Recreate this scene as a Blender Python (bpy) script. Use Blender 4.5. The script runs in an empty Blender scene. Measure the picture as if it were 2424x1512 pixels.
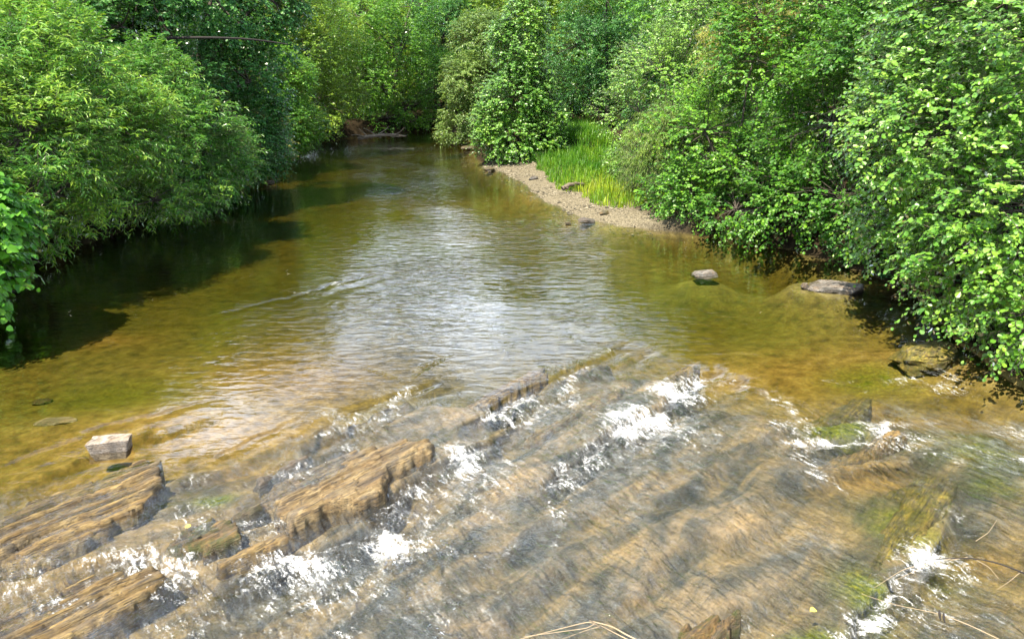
import bpy, bmesh, math, random
import numpy as np
from mathutils import Vector, Matrix

# ------------------------------------------------------------------ camera, light
SC = bpy.context.scene
F_PX, CAM_H, HORIZON = 1900.0, 4.0, 150.0          # pixels of a 2424 x 1512 view
PITCH = math.atan((756 - HORIZON) / F_PX)
cam = bpy.data.cameras.new('camera')
cam.sensor_width = 36.0
cam.lens = 36.0 * F_PX / 2424
cam.clip_start, cam.clip_end = 0.1, 2000
cam_o = bpy.data.objects.new('camera', cam)
SC.collection.objects.link(cam_o)
cam_o.location = (0, 0, CAM_H)
cam_o.rotation_euler = (math.pi / 2 - PITCH, 0, 0)
SC.camera = cam_o

SUN_EL = math.radians(62)
SUN_AZ = math.radians(-139)                         # clockwise from +Y (view direction)
to_sun = Vector((math.sin(SUN_AZ) * math.cos(SUN_EL), math.cos(SUN_AZ) * math.cos(SUN_EL), math.sin(SUN_EL)))
world = bpy.data.worlds.new('World')
SC.world = world
world.use_nodes = True
wn, wl = world.node_tree.nodes, world.node_tree.links
sky = wn.new('ShaderNodeTexSky')
sky.sky_type = 'NISHITA'
sky.sun_disc = False
sky.sun_elevation = SUN_EL
sky.sun_rotation = SUN_AZ % (2 * math.pi)
sky.air_density, sky.dust_density, sky.ozone_density = 1.0, 1.6, 1.0
# broken white cloud over the blue
tc = wn.new('ShaderNodeTexCoord')
cmap = wn.new('ShaderNodeMapping')
cmap.inputs['Scale'].default_value = (1.0, 1.0, 2.2)
cno = wn.new('ShaderNodeTexNoise')
cno.inputs['Scale'].default_value, cno.inputs['Detail'].default_value, cno.inputs['Roughness'].default_value = 2.6, 6.0, 0.55
crp = wn.new('ShaderNodeValToRGB')
crp.color_ramp.elements[0].position, crp.color_ramp.elements[1].position = 0.45, 0.62
cmx = wn.new('ShaderNodeMix')
cmx.data_type = 'RGBA'
cmx.inputs[7].default_value = (17.5, 19.5, 22.5, 1)
wl.new(tc.outputs['Generated'], cmap.inputs[0])
wl.new(cmap.outputs[0], cno.inputs['Vector'])
wl.new(cno.outputs[0], crp.inputs[0])
# the cloud lies in a bank low in the sky, clear blue overhead
sep = wn.new('ShaderNodeSeparateXYZ')
low = wn.new('ShaderNodeMapRange')
low.inputs[1].default_value, low.inputs[2].default_value = 0.50, 0.78
low.inputs[3].default_value, low.inputs[4].default_value = 1.0, 0.0
mlt = wn.new('ShaderNodeMath')
mlt.operation = 'MULTIPLY'
wl.new(tc.outputs['Generated'], sep.inputs[0])
wl.new(sep.outputs[2], low.inputs[0])
wl.new(crp.outputs[0], mlt.inputs[0])
wl.new(low.outputs[0], mlt.inputs[1])
wl.new(mlt.outputs[0], cmx.inputs[0])
wl.new(sky.outputs[0], cmx.inputs[6])
wl.new(cmx.outputs[2], wn['Background'].inputs[0])
wn['Background'].inputs[1].default_value = 0.09
sun = bpy.data.lights.new('sun', 'SUN')
sun.energy, sun.angle, sun.color = 5.0, math.radians(0.5), (1.0, 0.90, 0.72)
sun_o = bpy.data.objects.new('sun', sun)
SC.collection.objects.link(sun_o)
sun_o.rotation_euler = to_sun.to_track_quat('Z', 'Y').to_euler()
SC.view_settings.view_transform = 'Standard'
SC.view_settings.look = 'None'
SC.view_settings.exposure = 1.5
SC.view_settings.gamma = 1.0
SC.render.engine = 'CYCLES'
cy = SC.cycles
cy.max_bounces, cy.diffuse_bounces, cy.glossy_bounces = 7, 3, 3
cy.transmission_bounces, cy.transparent_max_bounces, cy.volume_bounces = 4, 12, 0
cy.caustics_reflective = cy.caustics_refractive = False
cy.sample_clamp_indirect = 6.0
cy.sample_clamp_direct = 0.0
cy.use_denoising = True
cy.use_adaptive_sampling = True
cy.adaptive_threshold = 0.006

# ------------------------------------------------------------------ helpers
RNG = np.random.default_rng(7)


def at(px, py, z=0.0):
    """point of the photo (2424 px wide view) on the level z"""
    X, Y = (px - 1212) / F_PX, -(py - 756) / F_PX
    c, s = math.cos(PITCH), math.sin(PITCH)
    t = (z - CAM_H) / (-s + Y * c)
    return X * t, (c + Y * s) * t


def pts(l, z=0.0):
    return [at(a, b, z) for a, b in l]


def _h(ix, iy, iz, seed):
    n = (ix.astype(np.int64) * 374761393 + iy.astype(np.int64) * 668265263 + iz.astype(np.int64) * 2147483647 + seed * 974711) & 0xffffffff
    n = ((n ^ (n >> 13)) * 1274126177) & 0xffffffff
    n = ((n ^ (n >> 16)) * 2246822519) & 0xffffffff
    return ((n ^ (n >> 15)) & 0xffffff).astype(np.float64) / float(0xffffff) * 2 - 1


def vn(x, y, seed=0):
    x, y = np.asarray(x, float), np.asarray(y, float)
    ix, iy = np.floor(x), np.floor(y)
    fx, fy = x - ix, y - iy
    ux, uy = fx * fx * fx * (fx * (fx * 6 - 15) + 10), fy * fy * fy * (fy * (fy * 6 - 15) + 10)
    z = np.zeros_like(ix)
    a, b = _h(ix, iy, z, seed), _h(ix + 1, iy, z, seed)
    c, d = _h(ix, iy + 1, z, seed), _h(ix + 1, iy + 1, z, seed)
    return (a + (b - a) * ux) * (1 - uy) + (c + (d - c) * ux) * uy


def fbm(x, y, seed=0, o=4, g=0.5, lac=2.03):
    r, a, t = 0, 1.0, 0
    for k in range(o):
        r = r + a * vn(x * lac ** k + 17.3 * k, y * lac ** k - 9.1 * k, seed + k)
        t += a
        a *= g
    return r / t


def vn3(p, seed=0):
    i = np.floor(p)
    f = p - i
    u = f * f * (3 - 2 * f)
    r = 0
    for dx in (0, 1):
        for dy in (0, 1):
            for dz in (0, 1):
                w = (u[:, 0] if dx else 1 - u[:, 0]) * (u[:, 1] if dy else 1 - u[:, 1]) * (u[:, 2] if dz else 1 - u[:, 2])
                r = r + w * _h(i[:, 0] + dx, i[:, 1] + dy, i[:, 2] + dz, seed)
    return r


def sstep(a, b, x):
    t = np.clip((x - a) / (b - a), 0, 1)
    return t * t * (3 - 2 * t)


def nrm(v):
    return v / np.maximum(np.linalg.norm(v, axis=-1, keepdims=True), 1e-9)


def make_mesh(name, V, polys, pattr=None, fattr=None, smooth=False):
    """polys: list of (M,k) index arrays"""
    me = bpy.data.meshes.new(name)
    V = np.asarray(V, np.float32)
    me.vertices.add(len(V))
    me.vertices.foreach_set('co', V.ravel())
    lv = np.concatenate([p.ravel() for p in polys]).astype(np.int32)
    cnt = np.concatenate([np.full(len(p), p.shape[1], np.int32) for p in polys])
    st = np.concatenate([[0], np.cumsum(cnt)[:-1]]).astype(np.int32)
    me.loops.add(len(lv))
    me.loops.foreach_set('vertex_index', lv)
    me.polygons.add(len(cnt))
    me.polygons.foreach_set('loop_start', st)
    me.polygons.foreach_set('use_smooth', np.full(len(cnt), smooth, bool))
    for k, a in (pattr or {}).items():
        me.attributes.new(k, 'FLOAT', 'POINT').data.foreach_set('value', np.asarray(a, np.float32).ravel())
    for k, a in (fattr or {}).items():
        me.attributes.new(k, 'FLOAT', 'FACE').data.foreach_set('value', np.asarray(a, np.float32).ravel())
    me.update(calc_edges=True)
    return me


def link(name, me, mat=None, parent=None, loc=None):
    o = bpy.data.objects.new(name, me)
    SC.collection.objects.link(o)
    if mat is not None and me is not None and len(me.materials) == 0:
        me.materials.append(mat)
    if parent is not None:
        o.parent = parent
    if loc is not None:
        o.location = loc
    return o


def tag(o, label=None, cat=None, group=None, kind=None):
    if label:
        o['label'] = label
    if cat:
        o['category'] = cat
    if group:
        o['group'] = group
    if kind:
        o['kind'] = kind
    return o


def grid_faces(nx, ny):
    i = np.arange(nx * ny).reshape(ny, nx)
    return np.stack([i[:-1, :-1], i[:-1, 1:], i[1:, 1:], i[1:, :-1]], -1).reshape(-1, 4)


# ------------------------------------------------------------------ node materials
class NT:
    def __init__(self, name):
        self.m = bpy.data.materials.new(name)
        self.m.use_nodes = True
        self.t = self.m.node_tree
        self.t.nodes.clear()
        self.out = self.t.nodes.new('ShaderNodeOutputMaterial')

    def n(self, typ, props=None, **ins):
        nd = self.t.nodes.new(typ)
        for k, v in (props or {}).items():
            setattr(nd, k, v)
        for k, v in ins.items():
            self.set(nd, k, v)
        return nd

    def set(self, nd, k, v):
        key = int(k[1:]) if k[0] == 'i' and k[1:].isdigit() else k.replace('_', ' ')
        s = nd.inputs[key]
        if isinstance(v, bpy.types.NodeSocket):
            self.t.links.new(v, s)
        elif isinstance(v, bpy.types.Node):
            self.t.links.new(v.outputs[0], s)
        elif isinstance(v, (tuple, list)) and len(v) == 3 and s.type == 'RGBA':
            s.default_value = (*v, 1)
        else:
            s.default_value = v

    def attr(self, name):
        return self.n('ShaderNodeAttribute', {'attribute_name': name}).outputs['Fac']

    def math(self, op, a, b=0.0, c=0.0, clamp=False):
        return self.n('ShaderNodeMath', {'operation': op, 'use_clamp': clamp}, i0=a, i1=b, i2=c).outputs[0]

    def ramp(self, fac, stops, interp='LINEAR'):
        r = self.n('ShaderNodeValToRGB', None, Fac=fac)
        r.color_ramp.interpolation = interp
        el = r.color_ramp.elements
        while len(el) < len(stops):
            el.new(0.5)
        for e, (p, c) in zip(el, stops):
            e.position = p
            e.color = (*c, 1) if len(c) == 3 else c
        return r.outputs[0]

    def mixc(self, fac, a, b, blend='MIX'):
        m = self.n('ShaderNodeMix', {'data_type': 'RGBA', 'blend_type': blend})
        for idx, v in ((0, fac), (6, a), (7, b)):
            s = m.inputs[idx]
            if isinstance(v, bpy.types.NodeSocket):
                self.t.links.new(v, s)
            elif isinstance(v, (tuple, list)):
                s.default_value = (*v, 1)
            else:
                s.default_value = v
        return m.outputs[2]

    def mixs(self, fac, a, b):
        return self.n('ShaderNodeMixShader', None, i0=fac, i1=a, i2=b).outputs[0]

    def pos(self, scale=(1, 1, 1), rot=0.0, loc=(0, 0, 0)):
        g = self.n('ShaderNodeNewGeometry')
        mp = self.n('ShaderNodeMapping', None, Vector=g.outputs['Position'])
        mp.inputs['Rotation'].default_value = (0, 0, rot)
        mp2 = self.n('ShaderNodeMapping', None, Vector=mp.outputs[0])
        mp2.inputs['Scale'].default_value = scale
        mp2.inputs['Location'].default_value = loc
        return mp2.outputs[0]

    def noise(self, vec, scale=1.0, detail=3.0, rough=0.5, dist=0.0):
        return self.n('ShaderNodeTexNoise', None, Vector=vec, Scale=scale, Detail=detail, Roughness=rough, Distortion=dist).outputs[0]

    def done(self, surf, vol=None):
        self.t.links.new(surf, self.out.inputs['Surface'])
        if vol is not None:
            self.t.links.new(vol, self.out.inputs['Volume'])
        return self.m


def leaf_material(name, dark, mid, pale, gloss=0.10, trans=0.42, rough=0.38, tr_boost=1.6):
    k = NT(name)
    g_ = lambda c: (c[0] * 1.45, c[1] * 1.45, c[2] * 0.85)
    col = k.ramp(k.attr('tint'), [(0.0, g_(dark)), (0.5, g_(mid)), (1.0, g_(pale))])
    d = k.n('ShaderNodeBsdfDiffuse', None, Color=col)
    tcol = k.mixc(1.0, col, (tr_boost * 1.05, tr_boost, tr_boost * 0.45), 'MULTIPLY')
    t = k.n('ShaderNodeBsdfTranslucent', None, Color=tcol)
    s = k.mixs(trans, d.outputs[0], t.outputs[0])
    g = k.n('ShaderNodeBsdfGlossy', None, Color=(1, 1, 1), Roughness=rough)
    lw = k.n('ShaderNodeFresnel', None, IOR=1.42)
    s = k.mixs(k.math('MULTIPLY', lw.outputs[0], gloss * 10, clamp=True), s, g.outputs[0])
    return k.done(s)


def bark_material(name, c1, c2):
    k = NT(name)
    v = k.pos((6, 6, 1.5))
    n = k.noise(v, 4.0, 5, 0.65)
    col = k.mixc(n, c1, c2)
    b = k.n('ShaderNodeBump', None, Strength=0.6, Distance=0.02, Height=n)
    p = k.n('ShaderNodeBsdfPrincipled', None, Base_Color=col, Roughness=0.85, Normal=b.outputs[0])
    return k.done(p.outputs[0])


STRIKE = math.atan2(0.77, 0.64)                    # run of the slate beds in plan
T = np.array([math.cos(STRIKE), math.sin(STRIKE)])
NRM = np.array([T[1], -T[0]])                       # downstream, square to the beds

# ------------------------------------------------------------------ river plan
LEFT = np.array([(-9.2, -30), (-9.2, 0), (-9.0, 8), (-9.3, 12.6), (-9.9, 16), (-9.6, 20), (-10.2, 25.5), (-10.2, 28), (-10.3, 33), (-10.6, 38.6), (-10.1, 42.8), (-9.2, 46), (-6.5, 49), (-5.0, 52), (0, 54.5)])
RIGHT = np.array([(6.9, -30), (6.9, 0), (6.9, 8), (6.8, 10), (6.7, 11.5), (7.0, 12.7), (7.2, 14.2), (7.0, 15.6), (6.2, 17.6), (4.4, 19.3), (2.75, 20.4), (1.9, 21.35), (0.95, 24.3), (0.7, 25.6), (0.28, 28.6), (-0.45, 31.2), (-1.15, 32.6), (-1.6, 36), (-2.0, 42.8), (-2.5, 46.5), (3, 48), (40, 49)])


def xl(y):
    return np.interp(y, LEFT[:, 1], LEFT[:, 0])


def xr(y):
    return np.interp(y, RIGHT[:, 1], RIGHT[:, 0])


def land_d(x, y):
    """metres outside the water (negative: in it); the river turns right beyond the bend"""
    d1 = np.maximum(np.maximum(xl(y) - x, x - xr(y)), y - 53.0)
    far = 50.5 + np.clip(x + 5, 0, 40) * 0.13
    d2 = np.maximum(np.maximum(46.8 + np.clip(x, 0, 40) * 0.08 - y, y - far), -6.0 - x)
    return np.minimum(d1, d2) + 0.16 * fbm(x * 0.9, y * 0.9, 5, 3)


def blob(x, y, px, py, rx, ry, p=2.0):
    """soft spot on the water, given by where it lies in the photo"""
    c = at(px, py)
    wx = (at(px + rx, py)[0] - at(px - rx, py)[0]) / 2
    wy = abs(at(px, py - ry)[1] - at(px, py + ry)[1]) / 2
    return np.exp(-(((x - c[0]) / wx) ** 2 + ((y - c[1]) / wy) ** 2) ** (p / 2))


def line_d(x, y, P):
    """distance to polyline, signed side (+ right of travel), overshoot past its ends"""
    best = np.full(x.shape, 1e9)
    side = np.zeros(x.shape)
    over = np.zeros(x.shape)
    P = np.array(P)
    for i in range(len(P) - 1):
        a, b = P[i], P[i + 1]
        L = np.hypot(*(b - a))
        t = (b - a) / L
        s = (x - a[0]) * t[0] + (y - a[1]) * t[1]
        u = (x - a[0]) * t[1] - (y - a[1]) * t[0]
        sc = np.clip(s, 0, L)
        d = np.hypot(u, s - sc)
        m = d < best
        best = np.where(m, d, best)
        side = np.where(m, u, side)
        o = np.abs(s - sc)
        over = np.where(m, o, over)
    return best, side, over


# crest lines of the submerged slate ledges: (points, bed rise, scour, water drop, end taper)
LEDGES = [
    ([(730, 992), (820, 950), (965, 902)], 0.16, 0.22, 0.10, 0.30),
    ([(1120, 965), (1210, 922), (1258, 903), (1340, 862), (1432, 820)], 0.18, 0.24, 0.11, 0.30),
    ([(925, 1118), (1030, 1068), (1120, 1010), (1200, 975)], 0.12, 0.20, 0.09, 0.30),
    ([(1300, 1080), (1380, 1020), (1470, 972), (1530, 935), (1650, 878)], 0.20, 0.28, 0.14, 0.35),
    ([(560, 1310), (690, 1260), (860, 1215), (920, 1130)], 0.10, 0.30, 0.10, 0.30),
    ([(225, 1275), (330, 1262), (430, 1300)], 0.10, 0.22, 0.08, 0.25),
    ([(1900, 1540), (2010, 1435), (2060, 1370), (2115, 1308), (2225, 1235), (2262, 1160)], 0.20, 0.30, 0.12, 0.35),
    ([(1900, 1015), (1990, 1006), (2070, 985)], 0.16, 0.18, 0.09, 0.25),
    ([(2060, 905), (2120, 885), (2200, 878)], 0.10, 0.12, 0.05, 0.25),
    ([(570, 728), (680, 703), (760, 676), (860, 652)], 0.03, 0.03, 0.022, 0.5),
    ([(1150, 1250), (1300, 1180), (1420, 1130)], 0.10, 0.16, 0.02, 0.5),
    ([(1000, 1520), (1150, 1400), (1330, 1270)], 0.12, 0.22, 0.02, 0.5),
    ([(1500, 1330), (1640, 1250), (1780, 1180)], 0.12, 0.16, 0.02, 0.5),
    ([(1600, 1120), (1750, 1040), (1860, 985)], 0.10, 0.14, 0.02, 0.5),
    ([(1880, 1100), (2040, 1060), (2150, 1030)], 0.14, 0.12, 0.04, 0.4),
    ([(340, 1105), (480, 1060), (620, 1000)], 0.10, 0.10, 0.02, 0.5),
    ([(600, 1120), (720, 1060), (780, 1010)], 0.10, 0.14, 0.04, 0.4),
    ([(60, 1050), (250, 985), (390, 955)], 0.10, 0.10, 0.02, 0.5),
    ([(1560, 1430), (1700, 1360), (1790, 1330)], 0.12, 0.16, 0.02, 0.4),
]
LEDGES = [(pts(l[0]),) + l[1:] for l in LEDGES]


def water_base(x, y):
    return -0.022 * np.clip(13.5 - y, 0, 30)


SILL = pts([(-900, 1190), (-300, 1150), (300, 1100), (600, 1040), (745, 985), (960, 895), (1160, 940), (1250, 900), (1430, 815), (1640, 860), (1880, 930), (2100, 900), (2424, 950), (3200, 960)])


def near_rapid(x, y):
    """1 over the shallow rock sill at the front, 0 in the pool above it"""
    d, u, o = line_d(x, y, SILL)
    return sstep(-0.35, 0.30 + 0.6 * sstep(1.0, 4.0, x), u + 0.22 * fbm(x * 1.8, y * 1.8, 47, 3))


def ledge_fields(x, y):
    bed = np.zeros(x.shape)
    wat = np.zeros(x.shape)
    for P, A, B, drop, tap in LEDGES:
        d, u, over = line_d(x, y, P)
        wob = 0.16 * fbm(x * 1.3, y * 1.3, 41, 3) + 0.04 * vn(x * 5, y * 5, 43)
        u = u + wob
        w = np.exp(-(over / tap) ** 2) * (d < 3)
        up, dn = np.minimum(u, 0), np.maximum(u, 0)
        st = sstep(-0.03, 0.13, u)
        bed += 0.80 * w * (A * np.exp(up / 0.9) * (1 - st) - B * np.exp(-dn / 0.5) * st)
        wat += w * np.where(u < 0, -0.25 * drop * np.exp(up / 0.22),
                            -drop * (1 - np.exp(-dn / 0.10)) * np.exp(-dn / 0.55) * (1 + 0.5 * np.cos(dn * 12)) - 0.25 * drop * np.exp(-dn / 0.1))
    return bed, wat


MOSS = [(1990, 975, 75, 40, 1.0), (2150, 1180, 110, 80, .75), (2060, 1330, 90, 90, .8), (1940, 1460, 100, 70, 1.0), (2330, 1000, 150, 70, .75), (500, 1118, 70, 18, .9),
        (2060, 840, 160, 50, .7), (2380, 1080, 90, 40, .7), (620, 640, 220, 110, .45), (1000, 520, 300, 60, .4), (1650, 650, 260, 60, .4), (250, 850, 260, 60, .6),
        (1800, 720, 200, 60, .4), (2250, 1260, 120, 60, .5)]
PINK = [(1250, 1150, 420, 170, .8), (1500, 880, 160, 60, .8), (1000, 1050, 160, 50, .7), (1100, 1380, 420, 160, 1.0), (1650, 1330, 260, 120, 1.0), (300, 1170, 200, 60, .4), (1750, 1180, 200, 90, .7),
        (1250, 900, 120, 50, .8), (1050, 940, 120, 40, .6)]


GOLD_SUN = [(800, 1085, 190, 55, .9), (1000, 1040, 80, 25, .5), (420, 960, 420, 90, 1.0), (640, 830, 260, 80, 1.0), (620, 1040, 180, 40, 1.0), (180, 1060, 240, 60, .8), (210, 725, 130, 18, 1.0), (1950, 820, 420, 60, .9), (2150, 920, 300, 40, .7), (150, 1300, 300, 150, .5), (980, 440, 200, 16, .6), (1270, 462, 80, 14, .8), (1080, 515, 160, 14, .6), (2060, 1060, 110, 30, .9), (1720, 1345, 60, 20, .9), (1270, 1450, 80, 25, .8), (2340, 1230, 100, 40, .8), (1180, 1090, 30, 10, .5)]  # golden sand, with the sunlit gold patches of the bed painted in
DEEP = [(600, 620, 360, 110, 1.0), (1250, 660, 620, 120, 1.0), (330, 640, 350, 120, 1.0), (1700, 650, 420, 70, .95), (200, 850, 330, 55, .8), (1060, 870, 240, 110, .9), (700, 480, 260, 60, .8), (1000, 400, 260, 40, .5)]


def mask(x, y, L, p=2.0):
    r = np.zeros(x.shape)
    for px, py, rx, ry, s in L:
        r = np.maximum(r, s * blob(x, y, px, py, rx, ry, p))
    return r


MOUNDS = [(at(1668, 646), .85, .55), (at(1975, 678), 1.1, .6), (at(2200, 820), .9, .30), (at(1906, 680), .5, .3), (at(252, 1045), .5, .12)]
BAR = [at(1140, 400), at(1230, 432), at(1270, 470), at(1335, 497), at(1390, 520), at(1560, 553), at(1640, 575)]


def bed_height(x, y, fine=True):
    d = land_d(x, y)
    rap = near_rapid(x, y)
    s = x * T[0] + y * T[1]
    u = x * NRM[0] + y * NRM[1]
    depth = 0.50 * (1 - rap) + 0.21 * rap
    depth = depth + 0.14 * fbm(x * 0.35, y * 0.28, 11, 3) * (1 - rap)
    depth = depth + 0.22 * mask(x, y, DEEP) * (1 - rap) - 0.24 * (blob(x, y, 560, 880, 420, 110)) * (1 - rap) - 0.12 * blob(x, y, 950, 470, 200, 30) - 0.12 * blob(x, y, 1250, 460, 120, 40)
    led, wat = ledge_fields(x, y)
    wz = water_base(x, y) + wat
    z = water_base(x, y) - depth + led
    strat = 0.6 * fbm(s * 0.55, u * 2.6, 21, 4, 0.55) + 0.6 * fbm(s * 0.9, u * 1.2, 23, 3)
    z = z + (0.02 + 0.075 * rap) * strat
    if fine:
        z = z + (0.004 + 0.010 * rap) * fbm(s * 3.0, u * 18, 27, 2) + 0.010 * fbm(x * 7, y * 7, 29, 2)
    for (cx, cy_), rr, hh_ in MOUNDS:
        z = z + hh_ * np.exp(-((x - cx) ** 2 + (y - cy_) ** 2) / rr ** 2)
    z = np.minimum(z, wz - 0.028)
    edge = sstep(0.0, -0.7, d)
    z = np.minimum(z * edge + (1 - edge) * (-0.05), wz - 0.02)
    # land: steep bank, and the low gravel bar on the right
    dd = np.maximum(d, 0)
    right = x > (xl(y) + xr(y)) / 2
    bar = np.where(right, sstep(19.3, 20.6, y) * sstep(34.5, 33.0, y), 0)
    steep = 0.75 * sstep(0.0, 1.1, dd) + 0.05 * dd + 0.10 * fbm(x * 1.3, y * 1.3, 31, 3) * sstep(0.1, 1.0, dd)
    low = 0.13 * np.minimum(dd, 2.6) + 0.02 * dd + 0.025 * fbm(x * 2, y * 2, 33, 3) * sstep(0, .6, dd)
    hill = 0.03 * np.maximum(dd - 6, 0) + 0.06 * np.maximum(dd - 22, 0)
    land = steep * (1 - bar) + low * bar + np.minimum(hill, 14)
    return np.where(d > 0, land - 0.02, z), d, bar


def axis(parts):
    out = []
    for a, b, st in parts:
        out += list(np.arange(a, b - 1e-6, st))
    out.append(parts[-1][1])
    return np.array(out)


def build_ground():
    xs = axis([(-400, -60, 20), (-60, -24, 2.0), (-24, -11, 0.25), (-11, -6, 0.05), (-6, 7.5, 0.035), (7.5, 12, 0.09), (12, 24, 0.3), (24, 60, 2.0), (60, 400, 20)])
    ys = axis([(-60, -10, 5), (-10, 2.5, 0.5), (2.5, 4, 0.15), (4, 13, 0.035), (13, 22, 0.06), (22, 36, 0.10), (36, 62, 0.22), (62, 120, 2), (120, 600, 20)])
    X, Y = np.meshgrid(xs, ys)
    Z, d, bar = bed_height(X, Y)
    moss, pink = mask(X, Y, MOSS), mask(X, Y, PINK)
    rap = near_rapid(X, Y)
    deep = np.clip(mask(X, Y, DEEP), 0, 1)
    gravel = bar * sstep(-0.4, 0.0, d) * sstep(2.3, 1.3, d + 0.4 * fbm(X, Y, 61, 3))
    V = np.stack([X, Y, Z], -1).reshape(-1, 3)
    me = make_mesh('riverbed', V, [grid_faces(len(xs), len(ys))],
                   {'moss': moss, 'pink': pink, 'rap': rap, 'deep': deep, 'gold': np.clip(mask(X, Y, GOLD_SUN), 0, 1), 'land': sstep(-0.05, 0.15, d), 'gravel': gravel}, smooth=True)
    return me


def bed_material():
    k = NT('riverbed')
    p = k.pos()
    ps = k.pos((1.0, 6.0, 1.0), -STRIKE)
    n1 = k.noise(ps, 1.3, 6, 0.62, 0.3)
    n2 = k.noise(p, 5.0, 5, 0.6)
    n3 = k.noise(p, 24.0, 4, 0.6)
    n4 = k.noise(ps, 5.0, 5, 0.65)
    nb = k.noise(k.pos((1.0, 2.3, 1.0), -STRIKE), 1.1, 5, 0.6, 0.5)
    sand = k.ramp(n2, [(0.30, (0.08, 0.068, 0.022)), (0.52, (0.19, 0.15, 0.046)), (0.72, (0.29, 0.23, 0.085))])
    deep = k.ramp(n2, [(0.30, (0.065, 0.070, 0.022)), (0.55, (0.17, 0.155, 0.045)), (0.75, (0.28, 0.24, 0.080))])
    sand = k.mixc(k.attr('deep'), sand, deep)
    rock = k.ramp(nb, [(0.37, (0.040, 0.044, 0.044)), (0.46, (0.10, 0.092, 0.072)), (0.56, (0.20, 0.155, 0.090)), (0.70, (0.32, 0.245, 0.135))])
    rockp = k.ramp(nb, [(0.37, (0.046, 0.054, 0.060)), (0.46, (0.12, 0.112, 0.100)), (0.56, (0.23, 0.185, 0.135)), (0.70, (0.37, 0.265, 0.155))])
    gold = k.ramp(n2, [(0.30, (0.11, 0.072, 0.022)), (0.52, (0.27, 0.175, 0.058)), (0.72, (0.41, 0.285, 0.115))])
    col = k.mixc(k.attr('rap'), sand, rock)
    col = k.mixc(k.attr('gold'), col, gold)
    col = k.mixc(k.attr('pink'), col, rockp)
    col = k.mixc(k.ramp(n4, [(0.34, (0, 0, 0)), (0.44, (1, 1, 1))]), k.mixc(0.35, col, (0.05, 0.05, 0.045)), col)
    col = k.mixc(k.ramp(n3, [(0.35, (0.45,) * 3), (0.60, (0, 0, 0))]), col, (0.07, 0.055, 0.035))
    mossc = k.ramp(n3, [(0.3, (0.03, 0.045, 0.006)), (0.55, (0.11, 0.13, 0.012)), (0.75, (0.24, 0.23, 0.03))])
    mf = k.math('MULTIPLY_ADD', n2, 1.5, -0.72)
    mf = k.math('MULTIPLY', k.math('ADD', mf, k.attr('moss')), k.math('MULTIPLY', k.attr('moss'), 1.6), clamp=True)
    col = k.mixc(mf, col, mossc)
    vor = k.n('ShaderNodeTexVoronoi', {'feature': 'F1'}, Vector=p, Scale=34.0)
    stones = k.ramp(vor.outputs['Color'], [(0.1, (0.06, 0.054, 0.042)), (0.5, (0.155, 0.135, 0.092)), (0.9, (0.24, 0.212, 0.15))])
    soil = k.ramp(n2, [(0.3, (0.012, 0.010, 0.007)), (0.7, (0.040, 0.030, 0.018))])
    land = k.mixc(k.attr('gravel'), soil, stones)
    col = k.mixc(k.attr('land'), col, land)
    hb = k.math('MULTIPLY_ADD', n4, 0.6, k.math('MULTIPLY', n3, 0.5))
    hb = k.math('SUBTRACT', hb, k.math('MULTIPLY', vor.outputs['Distance'], k.math('MULTIPLY', k.attr('gravel'), 1.5)))
    b = k.n('ShaderNodeBump', None, Strength=0.7, Distance=0.025, Height=hb)
    pr = k.n('ShaderNodeBsdfDiffuse', None, Color=col, Roughness=0.6, Normal=b.outputs[0])
    return k.done(pr.outputs[0])


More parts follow.
